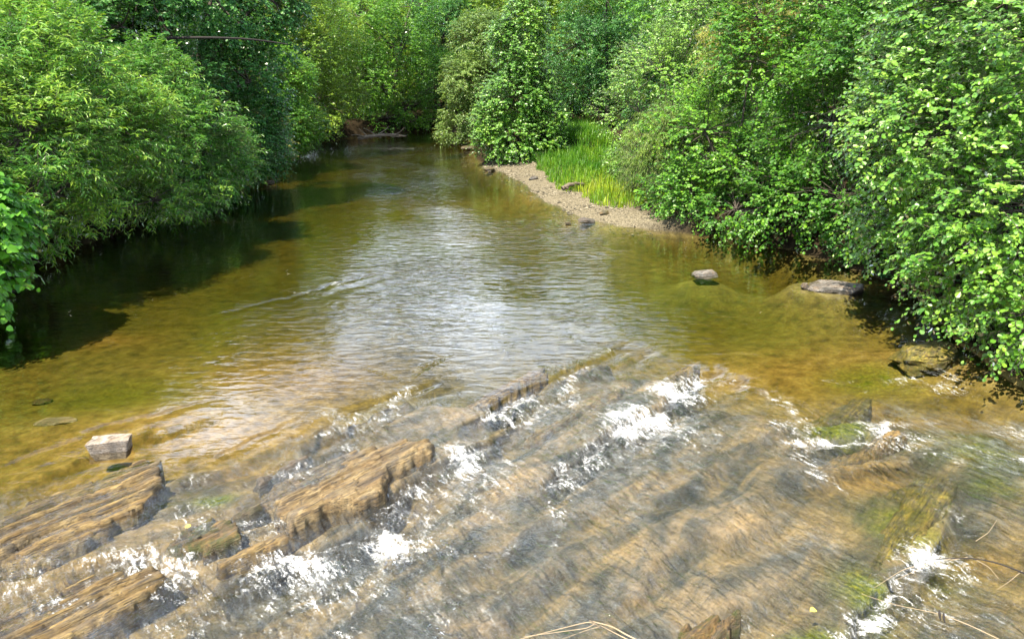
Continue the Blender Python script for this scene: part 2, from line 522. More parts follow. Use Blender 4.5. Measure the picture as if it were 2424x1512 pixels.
# ------------------------------------------------------------------ water
TURB = [(950, 390, 190, 55, 1.0), (960, 350, 160, 20, .8), (1045, 500, 70, 16, .9), (1250, 545, 260, 42, .95), (1080, 640, 300, 70, .8), (1430, 600, 70, 16, .8), (640, 540, 60, 10, .6),
        (690, 505, 80, 8, .6), (1500, 760, 420, 70, .75), (800, 720, 260, 40, .8), (1250, 770, 350, 60, .6)]
CALM = [(620, 610, 260, 120, 1.0), (1060, 905, 170, 60, 1.0), (430, 900, 420, 150, .75), (200, 1080, 260, 60, .7), (1950, 810, 250, 40, .5), (2130, 1190, 130, 90, .85), (2000, 1400, 120, 120, .7), (450, 1110, 120, 40, .4), (1750, 660, 300, 60, .4)]
FOAM = [  # px, py, rx, ry, strength
    (860, 965, 90, 18, .75), (930, 938, 25, 14, .8), (800, 990, 45, 12, .7), (830, 1025, 35, 10, .6),
    (1190, 960, 60, 15, .95), (1250, 935, 55, 14, .8), (1345, 900, 28, 32, .95), (1330, 925, 40, 14, .6),
    (1110, 1045, 75, 26, 1.15), (1090, 1080, 70, 28, 1.0), (1165, 1100, 50, 25, .75), (965, 1120, 50, 14, .8), (1100, 1130, 120, 40, .45),
    (1600, 905, 75, 20, 1.25), (1660, 885, 45, 14, 1.0), (1520, 965, 85, 26, 1.25), (1490, 985, 55, 20, 1.2), (1580, 985, 110, 32, .75), (1395, 1040, 50, 34, .85), (1320, 1100, 45, 24, .85), (1420, 1010, 40, 24, .6), (1330, 1160, 25, 40, .55), (1650, 1000, 90, 40, .4),
    (670, 1290, 100, 34, 1.15), (730, 1310, 90, 50, .7), (920, 1250, 60, 28, 1.15), (980, 1265, 60, 22, .7), (640, 1330, 60, 24, .6), (880, 1300, 50, 60, .6), (760, 1370, 140, 50, .45), (930, 1190, 60, 30, .5), (1010, 1180, 90, 50, .4),
    (350, 1290, 90, 28, 1.2), (290, 1275, 60, 16, .9), (400, 1320, 50, 24, .8), (440, 1370, 50, 26, .75), (370, 1440, 60, 20, .6), (130, 1390, 60, 26, .6), (60, 1330, 70, 26, .75), (20, 1360, 60, 18, .5),
    (460, 1190, 80, 40, .5), (600, 1220, 70, 20, .7), (450, 1110, 40, 14, .55), (700, 1080, 50, 26, .45), (650, 1230, 40, 20, .7),
    (2210, 1275, 70, 28, 1.2), (2270, 1290, 50, 24, .7), (2085, 1420, 55, 28, 1.2), (2040, 1465, 70, 30, .7), (2130, 1330, 40, 30, .5), (2280, 1175, 40, 14, .6), (2000, 1500, 70, 25, .5),
    (1960, 1016, 90, 8, 1.0), (2095, 995, 50, 16, 1.0), (2140, 1020, 90, 20, .6), (1880, 960, 20, 40, .7), (1850, 985, 40, 12, .6), (1930, 1080, 25, 26, .8), (1890, 1045, 50, 12, .5),
    (2140, 884, 50, 8, .9), (2230, 900, 50, 12, .6), (2250, 870, 40, 20, .5), (2410, 1000, 40, 14, .8), (2420, 1060, 20, 12, .9), (2330, 1040, 40, 40, .35),
    (1760, 1500, 60, 12, .7), (1680, 1505, 80, 10, .7), (1780, 1440, 40, 30, .45), (800, 670, 60, 5, .55), (720, 690, 50, 4, .5), (940, 352, 90, 5, .25), (1040, 492, 50, 5, .4), (1250, 525, 120, 6, .25),
    (2200, 1380, 160, 70, .35), (1000, 1400, 200, 80, .25), (560, 1430, 200, 60, .3),
]
FOAM_LINES = [([(590, 1350), (640, 1400), (680, 1440), (730, 1512)], .55), ([(820, 1455), (870, 1480), (910, 1512)], .7), ([(1060, 1130), (1120, 1150), (1170, 1190)], .6), ([(1290, 1100), (1320, 1140), (1330, 1200), (1300, 1250)], .5),
              ([(930, 1240), (1000, 1290), (1050, 1330)], .5), ([(2210, 1330), (2260, 1400), (2300, 1460)], .5), ([(2170, 1240), (2130, 1290), (2120, 1340), (2170, 1370)], .5), ([(780, 1400), (860, 1440), (840, 1380)], .45),
              ([(1900, 1060), (1960, 1090), (2010, 1130)], .5), ([(2120, 1010), (2230, 1050), (2330, 1080)], .5), ([(300, 1340), (420, 1380), (500, 1350)], .6), ([(140, 1410), (60, 1440), (0, 1450)], .5),
              ([(1700, 880), (1780, 900), (1850, 940)], .4), ([(2040, 900), (1960, 890)], .4), ([(1230, 1240), (1150, 1330)], .35)]


def build_water():
    xs = axis([(-12, -9.5, 0.1), (-9.5, -4.6, 0.04), (-4.6, 5.2, 0.018), (5.2, 7.2, 0.03), (7.2, 9, 0.1), (9, 42, 0.6)])
    ys = axis([(-6, 3, 0.5), (3, 4.4, 0.1), (4.4, 11.5, 0.018), (11.5, 17, 0.03), (17, 26, 0.05), (26, 40, 0.1), (40, 60, 0.2)])
    X, Y = np.meshgrid(xs, ys)
    bed, wat = ledge_fields(X, Y)
    rap = near_rapid(X, Y)
    s = X * T[0] + Y * T[1]
    u = X * NRM[0] + Y * NRM[1]
    turb = 0.09 * (1 - rap) + 0.85 * rap + 0.0 * X
    turb = np.maximum(turb, .75 * mask(X, Y, TURB))
    turb = turb * (1 - 0.85 * mask(X, Y, CALM)) * np.clip(0.85 + 1.1 * fbm(X * 0.7, Y * 0.5, 72, 3), .25, 1.6)
    foam = np.zeros(X.shape)
    WX = X + 0.16 * fbm(X * 2.6, Y * 2.6, 85, 4, .6)
    WY = Y + 0.16 * fbm(X * 2.6, Y * 2.6, 87, 4, .6)
    for px, py, rx, ry, st in FOAM:
        foam = np.maximum(foam, .82 * st * blob(WX, WY, px, py, rx, ry)) + 0.12 * st * blob(WX, WY, px + rx * .4, py + ry * .8, rx * 1.7, ry * 2.0)
    for P, st in FOAM_LINES:
        d, uu, ov = line_d(WX + 0.08 * fbm(X * 5, Y * 5, 81, 2), WY + 0.08 * fbm(X * 5, Y * 5, 83, 2), pts(P))
        foam = np.maximum(foam, st * np.exp(-(d / 0.05) ** 2) * (0.8 + 0.5 * vn(X * 6, Y * 6, 86)))
    for P, A, B, drop, tap in LEDGES:
        if drop >= 0.08:
            d, u2, ov = line_d(WX, WY, P)
            wv = np.exp(-(ov / tap) ** 2) * np.clip(.55 + 1.6 * fbm(X * 2.2, Y * 2.2, 84, 3), 0, 1)
            foam = np.maximum(foam, wv * sstep(0.0, 0.06, u2) * np.exp(-np.maximum(u2, 0) / 0.16) * (u2 > 0) * 0.95)
    foam = foam * (0.72 + 0.75 * fbm(X * 4.5, Y * 4.5, 88, 4, .6))
    Z = water_base(X, Y) + wat
    # pool ripples run across the river, rapids are choppy and drawn out along the current
    rip = fbm(X / 0.55, Y / 0.24 + 0.5 * vn(X, Y, 3), 71, 3, 0.5)
    chop = fbm(s / 0.22 + 0.7 * vn(s * 2, u * 2, 4), u / 0.42, 75, 3, 0.55)
    lump = fbm(X / 0.9, Y / 0.7, 77, 2)
    Z = Z + turb * (0.013 * (1 - rap) * rip + rap * (0.020 * chop + 0.022 * lump))
    Z = Z + np.clip(foam, 0, 1) * (0.028 * np.abs(fbm(X * 9, Y * 9, 79, 3)) + 0.01)
    V = np.stack([X, Y, Z], -1).reshape(-1, 3)
    nx, ny = len(xs), len(ys)
    G = grid_faces(nx, ny)
    # closed body of water: bottom face well below the bed
    idx = np.arange(nx * ny).reshape(ny, nx)
    rim = np.concatenate([idx[0, :], idx[1:, -1], idx[-1, -2::-1], idx[-2:0:-1, 0]])
    low = V[rim].copy()
    low[:, 2] = -3.0
    n0 = len(V)
    V = np.concatenate([V, low])
    m = len(rim)
    j = np.arange(m)
    side = np.stack([rim, n0 + j, n0 + (j + 1) % m, np.roll(rim, -1)], -1)
    ext = lambda a: np.concatenate([a.ravel(), np.zeros(m)])
    fc = np.clip(foam, 0, 1.4)
    me = make_mesh('river_water', V, [G, side, (n0 + j)[::-1].reshape(1, -1)],
                   {'foam': ext(fc), 'turb': ext(turb), 'rap': ext(rap)}, smooth=True)
    return me, (X, Y, Z, fc)


def water_material():
    k = NT('river_water')
    turb, rap, foam = k.attr('turb'), k.attr('rap'), k.attr('foam')
    a = k.noise(k.pos((1.0, 2.4, 1.0)), 2.6, 2.5, 0.5, 0.5)
    b = k.noise(k.pos((1.0, 2.6, 1.0), 0.98), 3.6, 5, 0.62, 1.0)
    fine = k.noise(k.pos((1.0, 1.8, 1.0)), 14.0, 1.5, 0.5)
    mix = k.n('ShaderNodeMix', {'data_type': 'FLOAT'}, i0=rap, i2=a, i3=b).outputs[0]
    h = k.math('MULTIPLY_ADD', fine, 0.10, mix)
    h = k.math('MULTIPLY', h, k.math('MULTIPLY_ADD', turb, k.math('MULTIPLY_ADD', rap, 0.6, 0.9), 0.10))
    bump = k.n('ShaderNodeBump', None, Strength=1.0, Distance=0.06, Height=h)
    N = bump.outputs[0]
    fr = k.n('ShaderNodeFresnel', None, IOR=1.45, Normal=N)
    tr = k.n('ShaderNodeBsdfTransparent', None, Color=(0.97, 0.98, 0.97))
    gl = k.n('ShaderNodeBsdfGlossy', None, Color=(1, 1, 1), Roughness=0.02, Normal=N)
    s = k.mixs(k.math('MULTIPLY', fr.outputs[0], 1.15, clamp=True), tr.outputs[0], gl.outputs[0])
    # air carried under makes the rapids milky; its bluish tint paints in sky sheen
    milk_sheen_n = k.noise(k.pos((1.0, 2.2, 1.0), 0.98), 3.4, 8, 0.70, 1.2)
    milk = k.math('MULTIPLY', k.math('MULTIPLY', rap, k.math('POWER', turb, 1.5)), k.ramp(milk_sheen_n, [(0.38, (0.0,) * 3), (0.56, (0.08,) * 3), (0.74, (0.34,) * 3)]))
    dm = k.n('ShaderNodeBsdfDiffuse', None, Color=(0.54, 0.61, 0.65), Normal=N)
    s = k.mixs(k.math('MULTIPLY', milk, 0.75), s, dm.outputs[0])
    # foam: lacy where thin, solid where thick
    p = k.pos()
    f1 = k.noise(k.pos((1.0, 2.8, 1.0), 0.98), 7.0, 7, 0.70, 0.7)
    f2 = k.noise(p, 45.0, 3, 0.65)
    vor = k.n('ShaderNodeTexVoronoi', {'feature': 'DISTANCE_TO_EDGE'}, Vector=k.n('ShaderNodeVectorMath', {'operation': 'ADD'}, i0=p, i1=k.n('ShaderNodeTexNoise', None, Vector=p, Scale=9.0, Detail=3.0).outputs['Color']).outputs[0], Scale=13.0)
    lace = k.ramp(vor.outputs['Distance'], [(0.0, (1, 1, 1)), (0.16, (0, 0, 0))])
    q = k.math('MULTIPLY_ADD', lace, 0.30, k.math('MULTIPLY_ADD', f2, 0.7, k.math('MULTIPLY', f1, 2.6)))
    q = k.math('MULTIPLY_ADD', foam, 0.70, k.math('SUBTRACT', q, 1.72))
    ff = k.ramp(q, [(0.38, (0, 0, 0)), (0.62, (0.45,) * 3), (0.90, (1, 1, 1))])
    ff = k.math('MULTIPLY', ff, k.math('MULTIPLY', foam, 4.0, clamp=True), clamp=True)
    fd = k.n('ShaderNodeBsdfDiffuse', None, Color=k.ramp(f2, [(0.35, (0.42, 0.44, 0.45)), (0.65, (0.82, 0.84, 0.85))]), Normal=N)
    s = k.mixs(k.math('MULTIPLY', ff, 0.92), s, fd.outputs[0])
    vol = k.n('ShaderNodeVolumeAbsorption', None, Color=(0.62, 0.60, 0.26), Density=0.95)
    return k.done(s, vol.outputs[0])


def build_foam(field):
    X, Y, Z, fc = field
    m = (Y > 4.4) & (Y < 13)
    x, y, z, f = X[m], Y[m], Z[m], fc[m]
    area = 0.018 * 0.018
    pr = np.clip(f - 0.05, 0, 1.2) ** 1.4 * 0.010
    pr = pr * np.clip(0.3 + 3.0 * fbm(x * 6, y * 6, 91, 4, .6), 0, 3)
    keep = RNG.random(len(x)) < pr
    x, y, z = x[keep], y[keep], z[keep]
    n = len(x)
    r = RNG.uniform(0.0015, 0.0036, n) * (1 + 0.8 * (RNG.random(n) < 0.08))
    o = np.array([(1, 0, 0), (0, 1, 0), (-1, 0, 0), (0, -1, 0), (0, 0, .7), (0, 0, -.7)], float)
    ang = RNG.uniform(0, 6.28, n)
    c, s = np.cos(ang), np.sin(ang)
    st = RNG.uniform(0.7, 1.6, n)
    lx, ly = o[None, :, 0] * st[:, None], np.broadcast_to(o[None, :, 1], (n, 6))
    P = np.stack([lx * c[:, None] - ly * s[:, None], lx * s[:, None] + ly * c[:, None], np.broadcast_to(o[None, :, 2], (n, 6))], -1) * r[:, None, None]
    P += np.stack([x + RNG.normal(0, .01, n), y + RNG.normal(0, .01, n), z + r * RNG.uniform(0.2, 2.2, n)], -1)[:, None, :]
    fcs = np.array([(0, 1, 4), (1, 2, 4), (2, 3, 4), (3, 0, 4), (1, 0, 5), (2, 1, 5), (3, 2, 5), (0, 3, 5)])
    Fq = (np.arange(n)[:, None, None] * 6 + fcs[None]).reshape(-1, 3)
    return make_mesh('foam', P.reshape(-1, 3), [Fq], smooth=True)


# ------------------------------------------------------------------ build the setting
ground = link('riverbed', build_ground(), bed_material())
tag(ground, 'tan slate and golden sand riverbed rising to earth banks and a gravel bar', kind='structure')
wme, wfield = build_water()
water = link('river_water', wme, water_material())
tag(water, 'clear brown river water rippling over rock ledges', kind='structure')
kf = NT('foam')
foam_o = link('foam', build_foam(wfield), kf.done(kf.n('ShaderNodeBsdfPrincipled', None, Base_Color=(0.9, 0.92, 0.94), Roughness=0.25).outputs[0]))
tag(foam_o, 'white foam and bubbles below the rock ledges', 'foam', kind='stuff')


def water_z(x, y):
    x, y = np.atleast_1d(np.asarray(x, float)), np.atleast_1d(np.asarray(y, float))
    return water_base(x, y) + ledge_fields(x, y)[1]


# ------------------------------------------------------------------ slate ledges and stones
def slate_material(name, dark, mid, lite, moss=0.0, wet=0.35, line=1.0):
    k = NT(name)
    p = k.pos()
    n1 = k.noise(k.pos((1.0, 7.0, 9.0), -STRIKE), 1.8, 7, 0.68, 0.25)
    n2 = k.noise(p, 7.0, 6, 0.68)
    n3 = k.noise(k.pos((1.0, 16.0, 30.0), -STRIKE), 2.6, 5, 0.72)
    n5 = k.noise(k.pos((1.0, 9.0, 20.0), -STRIKE), 5.0, 3, 0.6)
    col = k.ramp(n1, [(0.30, dark), (0.47, mid), (0.66, lite)])
    col = k.mixc(k.ramp(n2, [(0.40, (0, 0, 0)), (0.62, (0.75, 0.75, 0.75))]), col, k.mixc(0.6, dark, (0.20, 0.115, 0.035)))
    col = k.mixc(k.ramp(n3, [(0.38, (line, line, line)), (0.47, (0, 0, 0))]), col, (0.028, 0.022, 0.018))
    col = k.mixc(k.ramp(n5, [(0.34, (line * .8,) * 3), (0.42, (0, 0, 0))]), col, (0.05, 0.035, 0.022))
    n6 = k.noise(k.pos((1.0, 2.5, 1.0), -STRIKE), 2.3, 5, 0.7, 0.4)
    wetf = k.ramp(n6, [(0.46, (0, 0, 0)), (0.62, (0.6, 0.6, 0.6))])
    col = k.mixc(wetf, col, k.mixc(n1, (0.030, 0.028, 0.026), (0.13, 0.12, 0.11)))
    if moss:
        mm = k.ramp(k.noise(p, 6.0, 5, 0.7), [(0.42, (0, 0, 0)), (0.6, (moss, moss, moss))])
        col = k.mixc(mm, col, (0.045, 0.055, 0.010))
    hb = k.math('MULTIPLY_ADD', n3, 0.9, k.math('MULTIPLY_ADD', n5, 0.7, k.math('MULTIPLY', n2, 0.35)))
    b = k.n('ShaderNodeBump', None, Strength=1.0, Distance=0.03, Height=hb)
    pr = k.n('ShaderNodeBsdfPrincipled', None, Base_Color=col, Roughness=k.ramp(n2, [(0.35, (wet,) * 3), (0.6, (0.75,) * 3)]), Normal=b.outputs[0])
    return k.done(pr.outputs[0])


M_LEDGE = slate_material('slate_tan', (0.06, 0.045, 0.03), (0.23, 0.165, 0.072), (0.38, 0.29, 0.15))
M_LEDGE2 = slate_material('slate_ochre', (0.055, 0.04, 0.02), (0.22, 0.15, 0.052), (0.36, 0.26, 0.10))
M_DARK = slate_material('slate_dark', (0.02, 0.018, 0.018), (0.07, 0.055, 0.04), (0.16, 0.12, 0.07), moss=0.5)
M_GREY = slate_material('slate_grey', (0.045, 0.045, 0.048), (0.10, 0.098, 0.094), (0.17, 0.165, 0.15))
M_PALE = slate_material('stone_pale', (0.20, 0.17, 0.14), (0.38, 0.33, 0.28), (0.52, 0.47, 0.41), wet=0.7, line=0.8)
M_ALGAE = slate_material('rock_algae', (0.05, 0.055, 0.008), (0.22, 0.19, 0.026), (0.42, 0.32, 0.07), moss=0.55)
M_SLAB = slate_material('slate_bank', (0.10, 0.10, 0.105), (0.20, 0.195, 0.185), (0.30, 0.29, 0.27))
M_MOSSY = slate_material('rock_mossy', (0.03, 0.025, 0.012), (0.15, 0.095, 0.035), (0.28, 0.18, 0.06), moss=0.9)


def rock_ledge(label, poly_px, z_lo, z_hi, mat, seed, step=0.016, rough=1.0, group='slate ledges breaking the water', teeth=0.0, per=0.17):
    """outcrop of thin slate beds: low on its upstream side, broken off steeply downstream"""
    P = np.array(pts(poly_px, (z_lo + z_hi) / 2 - 0.1))
    S, U = P @ T, P @ NRM
    s0, s1, u0, u1 = S.min() - .12, S.max() + .12, U.min() - .12, U.max() + .12
    ss, us = np.arange(s0, s1, step), np.arange(u0, u1, step * 0.7)
    A, B = np.meshgrid(ss, us)
    x, y = A * T[0] + B * NRM[0], A * T[1] + B * NRM[1]
    # signed distance inside the outline
    ins = np.zeros(x.shape, bool)
    dist = np.full(x.shape, 1e9)
    n = len(P)
    for i in range(n):
        a, b = P[i], P[(i + 1) % n]
        c = ((a[1] > y) != (b[1] > y)) & (x < (b[0] - a[0]) * (y - a[1]) / (b[1] - a[1] + 1e-12) + a[0])
        ins ^= c
        t = np.clip(((x - a[0]) * (b[0] - a[0]) + (y - a[1]) * (b[1] - a[1])) / (np.sum((b - a) ** 2) + 1e-12), 0, 1)
        dist = np.minimum(dist, np.hypot(x - a[0] - t * (b[0] - a[0]), y - a[1] - t * (b[1] - a[1])))
    di = np.where(ins, dist, -dist)
    di = di + 0.075 * rough * fbm(A * 2.2, B * 9, seed, 4, .6) + 0.02 * vn(A * 12, B * 30, seed + 3)
    t = (B - U.min()) / (U.max() - U.min() + 1e-9)
    wz = water_base(x, y)
    top = wz + z_lo + (z_hi - z_lo) * sstep(0, 0.95, t)
    beds = fbm(A * 0.7, B * 7.0, seed + 11, 4, 0.6)
    top = top + 0.045 * rough * beds + 0.02 * fbm(A * 2.0, B * 2.0, seed + 5, 3)
    if teeth:                                       # a stack of tilted beds, each ending in its own small drop
        ph = B / per + 0.9 * fbm(A * 0.8, B * 1.2, seed + 31, 3) + 0.10 * vn(A * 6, B * 4, seed + 33)
        fr = ph - np.floor(ph)
        amp = teeth * (0.55 + 0.9 * np.abs(vn(np.floor(ph) * 7.3, A * 0.9, seed + 35)))
        top = top + amp * (fr * sstep(1.0, 0.86, fr) - 0.45)
    row = np.floor(B / 0.06 + 0.8 * vn(A * 0.7, B * 2, seed + 41))
    blk = A / 0.42 + 3.7 * vn(row * 5.3, row * 0, seed + 43) + 0.12 * vn(A * 5, B * 9, seed + 45)
    top = top + 0.022 * rough * vn(np.floor(blk) * 9.1, row * 3.3, seed + 47)          # broken blocks
    jf = blk - np.floor(blk)
    top = top - 0.018 * rough * (sstep(0.05, 0.0, jf) + sstep(0.95, 1.0, jf)) * (vn(np.floor(blk + .5) * 3.1, row * 7.7, seed + 49) > 0.1)
    q = 0.016
    top = 0.35 * top + 0.65 * (np.floor(top / q) + sstep(0.55, 1.0, top / q - np.floor(top / q))) * q   # bedding steps
    top = top + 0.006 * fbm(A * 9, B * 40, seed + 17, 2)
    # each bed breaks off at its own line
    e1 = sstep(-0.01, 0.03, di)
    e2 = sstep(0.03, 0.07, di + 0.05 * fbm(A * 2.5, B * 3, seed + 23, 2))
    z = top - 0.06 * (1 - e2) * rough - 0.75 * (1 - e1)
    V = np.stack([x, y, z], -1).reshape(-1, 3)
    G = grid_faces(len(ss), len(us))
    zz = z.ravel()[G].max(1)
    G = G[zz > wz.min() - 0.6]
    used = np.unique(G)
    remap = -np.ones(len(V), int)
    remap[used] = np.arange(len(used))
    c = V[used].mean(0)
    me = make_mesh('rock_ledge', V[used] - c, [remap[G][:, ::-1]], smooth=True)
    o = link('rock_ledge', me, mat, loc=c)
    tag(o, label, 'rock', group)
    return o


rock_ledge('largest tan slate ledge jutting from the water, layered broken edge over dark hollow', [(545, 1205), (600, 1160), (690, 1095), (820, 1050), (960, 1025), (1035, 1050), (1030, 1075), (935, 1112), (900, 1170), (850, 1195), (770, 1198), (720, 1232), (682, 1262), (658, 1208), (630, 1180)], -0.07, 0.12, M_LEDGE, 101, teeth=.035, per=.16)
rock_ledge('broad stack of ochre slate ribs below the pale block at the left edge', [(-90, 1300), (-70, 1230), (60, 1175), (220, 1115), (340, 1080), (380, 1085), (385, 1130), (370, 1165), (330, 1200), (200, 1265), (60, 1320)], -0.035, 0.015, M_LEDGE2, 102, teeth=.10, per=.20)
rock_ledge('small dark wet slate step at upstream tip of largest ledge', [(528, 1208), (560, 1188), (622, 1172), (632, 1186), (600, 1206), (545, 1222)], -0.03, 0.08, M_DARK, 104)
rock_ledge('low brown slate hump carrying a yellow leaf between white foam', [(375, 1270), (420, 1225), (500, 1205), (560, 1225), (575, 1262), (480, 1300), (430, 1292)], -0.05, 0.045, M_MOSSY, 105, teeth=.05, per=.14)
rock_ledge('thin slate rib ending at foam under the largest ledge', [(495, 1318), (580, 1275), (660, 1240), (710, 1252), (650, 1285), (560, 1312), (510, 1330)], -0.04, 0.03, M_LEDGE2, 106)
rock_ledge('broad striped ochre slate slab filling the bottom left corner, dark channel below it', [(-90, 1580), (-90, 1440), (60, 1385), (220, 1335), (380, 1325), (410, 1345), (340, 1400), (270, 1445), (150, 1495), (50, 1580)], -0.05, 0.03, M_LEDGE2, 107, teeth=.09, per=.17)
rock_ledge('short brown slate lip under the smooth blue-white sky reflection', [(1090, 975), (1160, 915), (1240, 870), (1290, 860), (1295, 886), (1262, 908), (1225, 930), (1165, 956), (1120, 985)], -0.26, -0.06, M_LEDGE, 115)
rock_ledge('long tan slate shelf ending above the brightest foam right of centre', [(1330, 1040), (1400, 985), (1500, 920), (1640, 862), (1660, 880), (1600, 908), (1535, 938), (1472, 975), (1385, 1028)], -0.24, -0.04, M_LEDGE, 116)
rock_ledge('tan slate shelf sloping under water left of the brightest foam', [(1230, 1030), (1330, 960), (1440, 915), (1490, 935), (1470, 955), (1390, 985), (1290, 1040)], -0.24, -0.05, M_LEDGE, 117)
rock_ledge('long green and gold mossy slab awash along the lower right, white water below it', [(1870, 1560), (1920, 1420), (1990, 1280), (2070, 1150), (2170, 1105), (2275, 1150), (2245, 1235), (2120, 1312), (2062, 1372), (2018, 1440), (1950, 1560)], -0.27, -0.045, M_ALGAE, 118, rough=.8)
rock_ledge('small dark green mossy ledge with a line of white water under it', [(1900, 1000), (1950, 955), (2020, 935), (2065, 955), (2070, 985), (1990, 1008)], -0.24, -0.035, M_ALGAE, 120)
rock_ledge('golden submerged slab between the two mossy slabs at right', [(1890, 1105), (1960, 1065), (2060, 1040), (2150, 1025), (2150, 1045), (2060, 1080), (1950, 1115)], -0.24, -0.03, M_LEDGE2, 121)
rock_ledge('narrow wet slate rib in shallows above the largest ledge', [(590, 1135), (680, 1085), (740, 1065), (735, 1080), (660, 1120), (610, 1148)], -0.03, 0.03, M_GREY, 110)
rock_ledge('mossy brown rock with orange cap poking up by the bottom edge', [(1580, 1462), (1640, 1425), (1700, 1405), (1745, 1440), (1730, 1475), (1660, 1500), (1610, 1490)], 0.0, 0.20, M_MOSSY, 111, rough=1.3, group=None)


def stone(name, label, x, y, z, size, mat, seed, rz=0.0, tilt=(0, 0), group=None, boxy=0.75, cat='stone', detail=2, rough=0.06, cube=False):
    r = np.random.default_rng(seed)
    bm = bmesh.new()
    n = 26
    if cube:
        n = 0
        for c in np.ndindex(2, 2, 2):
            bm.verts.new((np.array(c) * 2 - 1.0) * r.uniform(.58, 1.0, 3))
    for _ in range(n):
        v = r.normal(0, 1, 3)
        v /= np.linalg.norm(v)
        b = v / np.max(np.abs(v))
        v = v * (1 - boxy) + b * boxy * r.uniform(.88, 1.0)
        bm.verts.new(v)
    bmesh.ops.convex_hull(bm, input=bm.verts)
    bmesh.ops.delete(bm, geom=[v for v in bm.verts if not v.link_faces], context='VERTS')
    bmesh.ops.dissolve_limit(bm, angle_limit=0.25, verts=bm.verts, edges=bm.edges)
    bmesh.ops.bevel(bm, geom=list(bm.edges), offset=0.05, segments=1, affect='EDGES', profile=0.5)
    bmesh.ops.triangulate(bm, faces=bm.faces)
    bmesh.ops.subdivide_edges(bm, edges=bm.edges, cuts=detail, use_grid_fill=True)
    co = np.array([v.co for v in bm.verts])
    nz = vn3(co * 2.5 + seed, seed) * rough + vn3(co * np.array([3, 3, 11]) + seed, seed + 1) * rough * .7 + vn3(co * 9, seed + 2) * rough * .35
    for v, q in zip(bm.verts, nz):
        v.co *= 1 + float(q)
        v.co = Vector((v.co.x * size[0] / 2, v.co.y * size[1] / 2, v.co.z * size[2] / 2))
    me = bpy.data.meshes.new(name)
    bm.to_mesh(me)
    bm.free()
    o = link(name, me, mat, loc=(x, y, z))
    o.rotation_euler = (tilt[0], tilt[1], rz)
    tag(o, label, cat, group)
    return o


def pstone(name, label, px, py, wpx, hpx, mat, seed, depth=None, lift=0.3, deep=0.0, sunk=False, **kw):
    x, y = at(px, py + hpx * 0.25)
    dist = math.hypot(math.hypot(x, y), CAM_H)
    w, h = wpx / F_PX * dist, hpx / F_PX * dist
    g = float(bed_height(np.array([[x]]), np.array([[y]]))[0][0, 0])
    base = g if sunk else max(g, float(water_z(x, y)[0]) if g < 0 else g)
    return stone(name, label, x, y, base + h * lift - deep / 2, (w, depth or w * 0.7, h + deep), mat, seed, **kw)


pstone('block_stone', 'pale squarish stone block sitting in the shallow water at left', 254, 1030, 96, 40, M_PALE, 3, depth=0.24, lift=0.30, deep=.05, rz=0.16, tilt=(0.16, -0.05), boxy=1.0, rough=0.07, cube=True)
pstone('flat_stone', 'flat grey stone lying alone in the water near the right bank', 1668, 643, 62, 16, M_SLAB, 5, depth=0.5, lift=0.08, deep=.06, boxy=0.8)
pstone('rock_slab', 'grey sloping slate slab under the bush on the far right bank', 1975, 670, 130, 34, M_SLAB, 21, depth=1.1, lift=-.1, deep=.10, rz=-.25, tilt=(-.06, -.08), boxy=.45, cat='rock', rough=.10, detail=4)
pstone('rock_slab', 'brown moss-covered rock shelf below the big bush on the right', 2200, 812, 190, 44, M_ALGAE, 22, depth=0.9, lift=-0.15, deep=.10, rz=.3, tilt=(.05, .06), boxy=.4, cat='rock', rough=.14, detail=4)
pstone('stone', 'small rounded grey stone at the tip of the grey slab', 1906, 678, 22, 16, M_GREY, 6, boxy=0.3)
pstone('stone', 'dark round stone in the water by the left bank', 636, 433, 30, 12, M_DARK, 8, boxy=0.2)
pstone('stone', 'rounded grey stone at the grass end of the gravel bar', 1262, 426, 26, 13, M_GREY, 9, boxy=0.3, group='loose stones on the gravel bar')
pstone('stone', 'larger dark flat stone at the waterline of the gravel bar', 1388, 521, 44, 12, M_GREY, 10, boxy=0.6, group='loose stones on the gravel bar')
pstone('stone', 'small dark stone standing in water off the gravel bar', 1345, 530, 16, 10, M_DARK, 11, boxy=0.4, group='loose stones on the gravel bar')
pstone('stone', 'brown stone farther up the gravel beside the bushes', 1430, 512, 26, 12, M_MOSSY, 12, boxy=0.4, group='loose stones on the gravel bar')
pstone('stone', 'low stone at foot of the bright green alder', 1158, 402, 30, 9, M_DARK, 14, boxy=0.4, group='loose stones on the gravel bar')
pstone('stone', 'dark stone under the overhanging grey-green alder at the bend', 1110, 352, 40, 12, M_DARK, 15, boxy=0.5)

pstone('stone', 'pale flat plank-like stone lying under the water near the left edge', 118, 914, 88, 12, M_PALE, 16, depth=0.22, lift=.3, sunk=True, boxy=0.9, rz=.05)
pstone('stone', 'small dark stone just under the water near the left edge', 80, 846, 42, 14, M_DARK, 17, lift=.3, sunk=True, boxy=0.3)
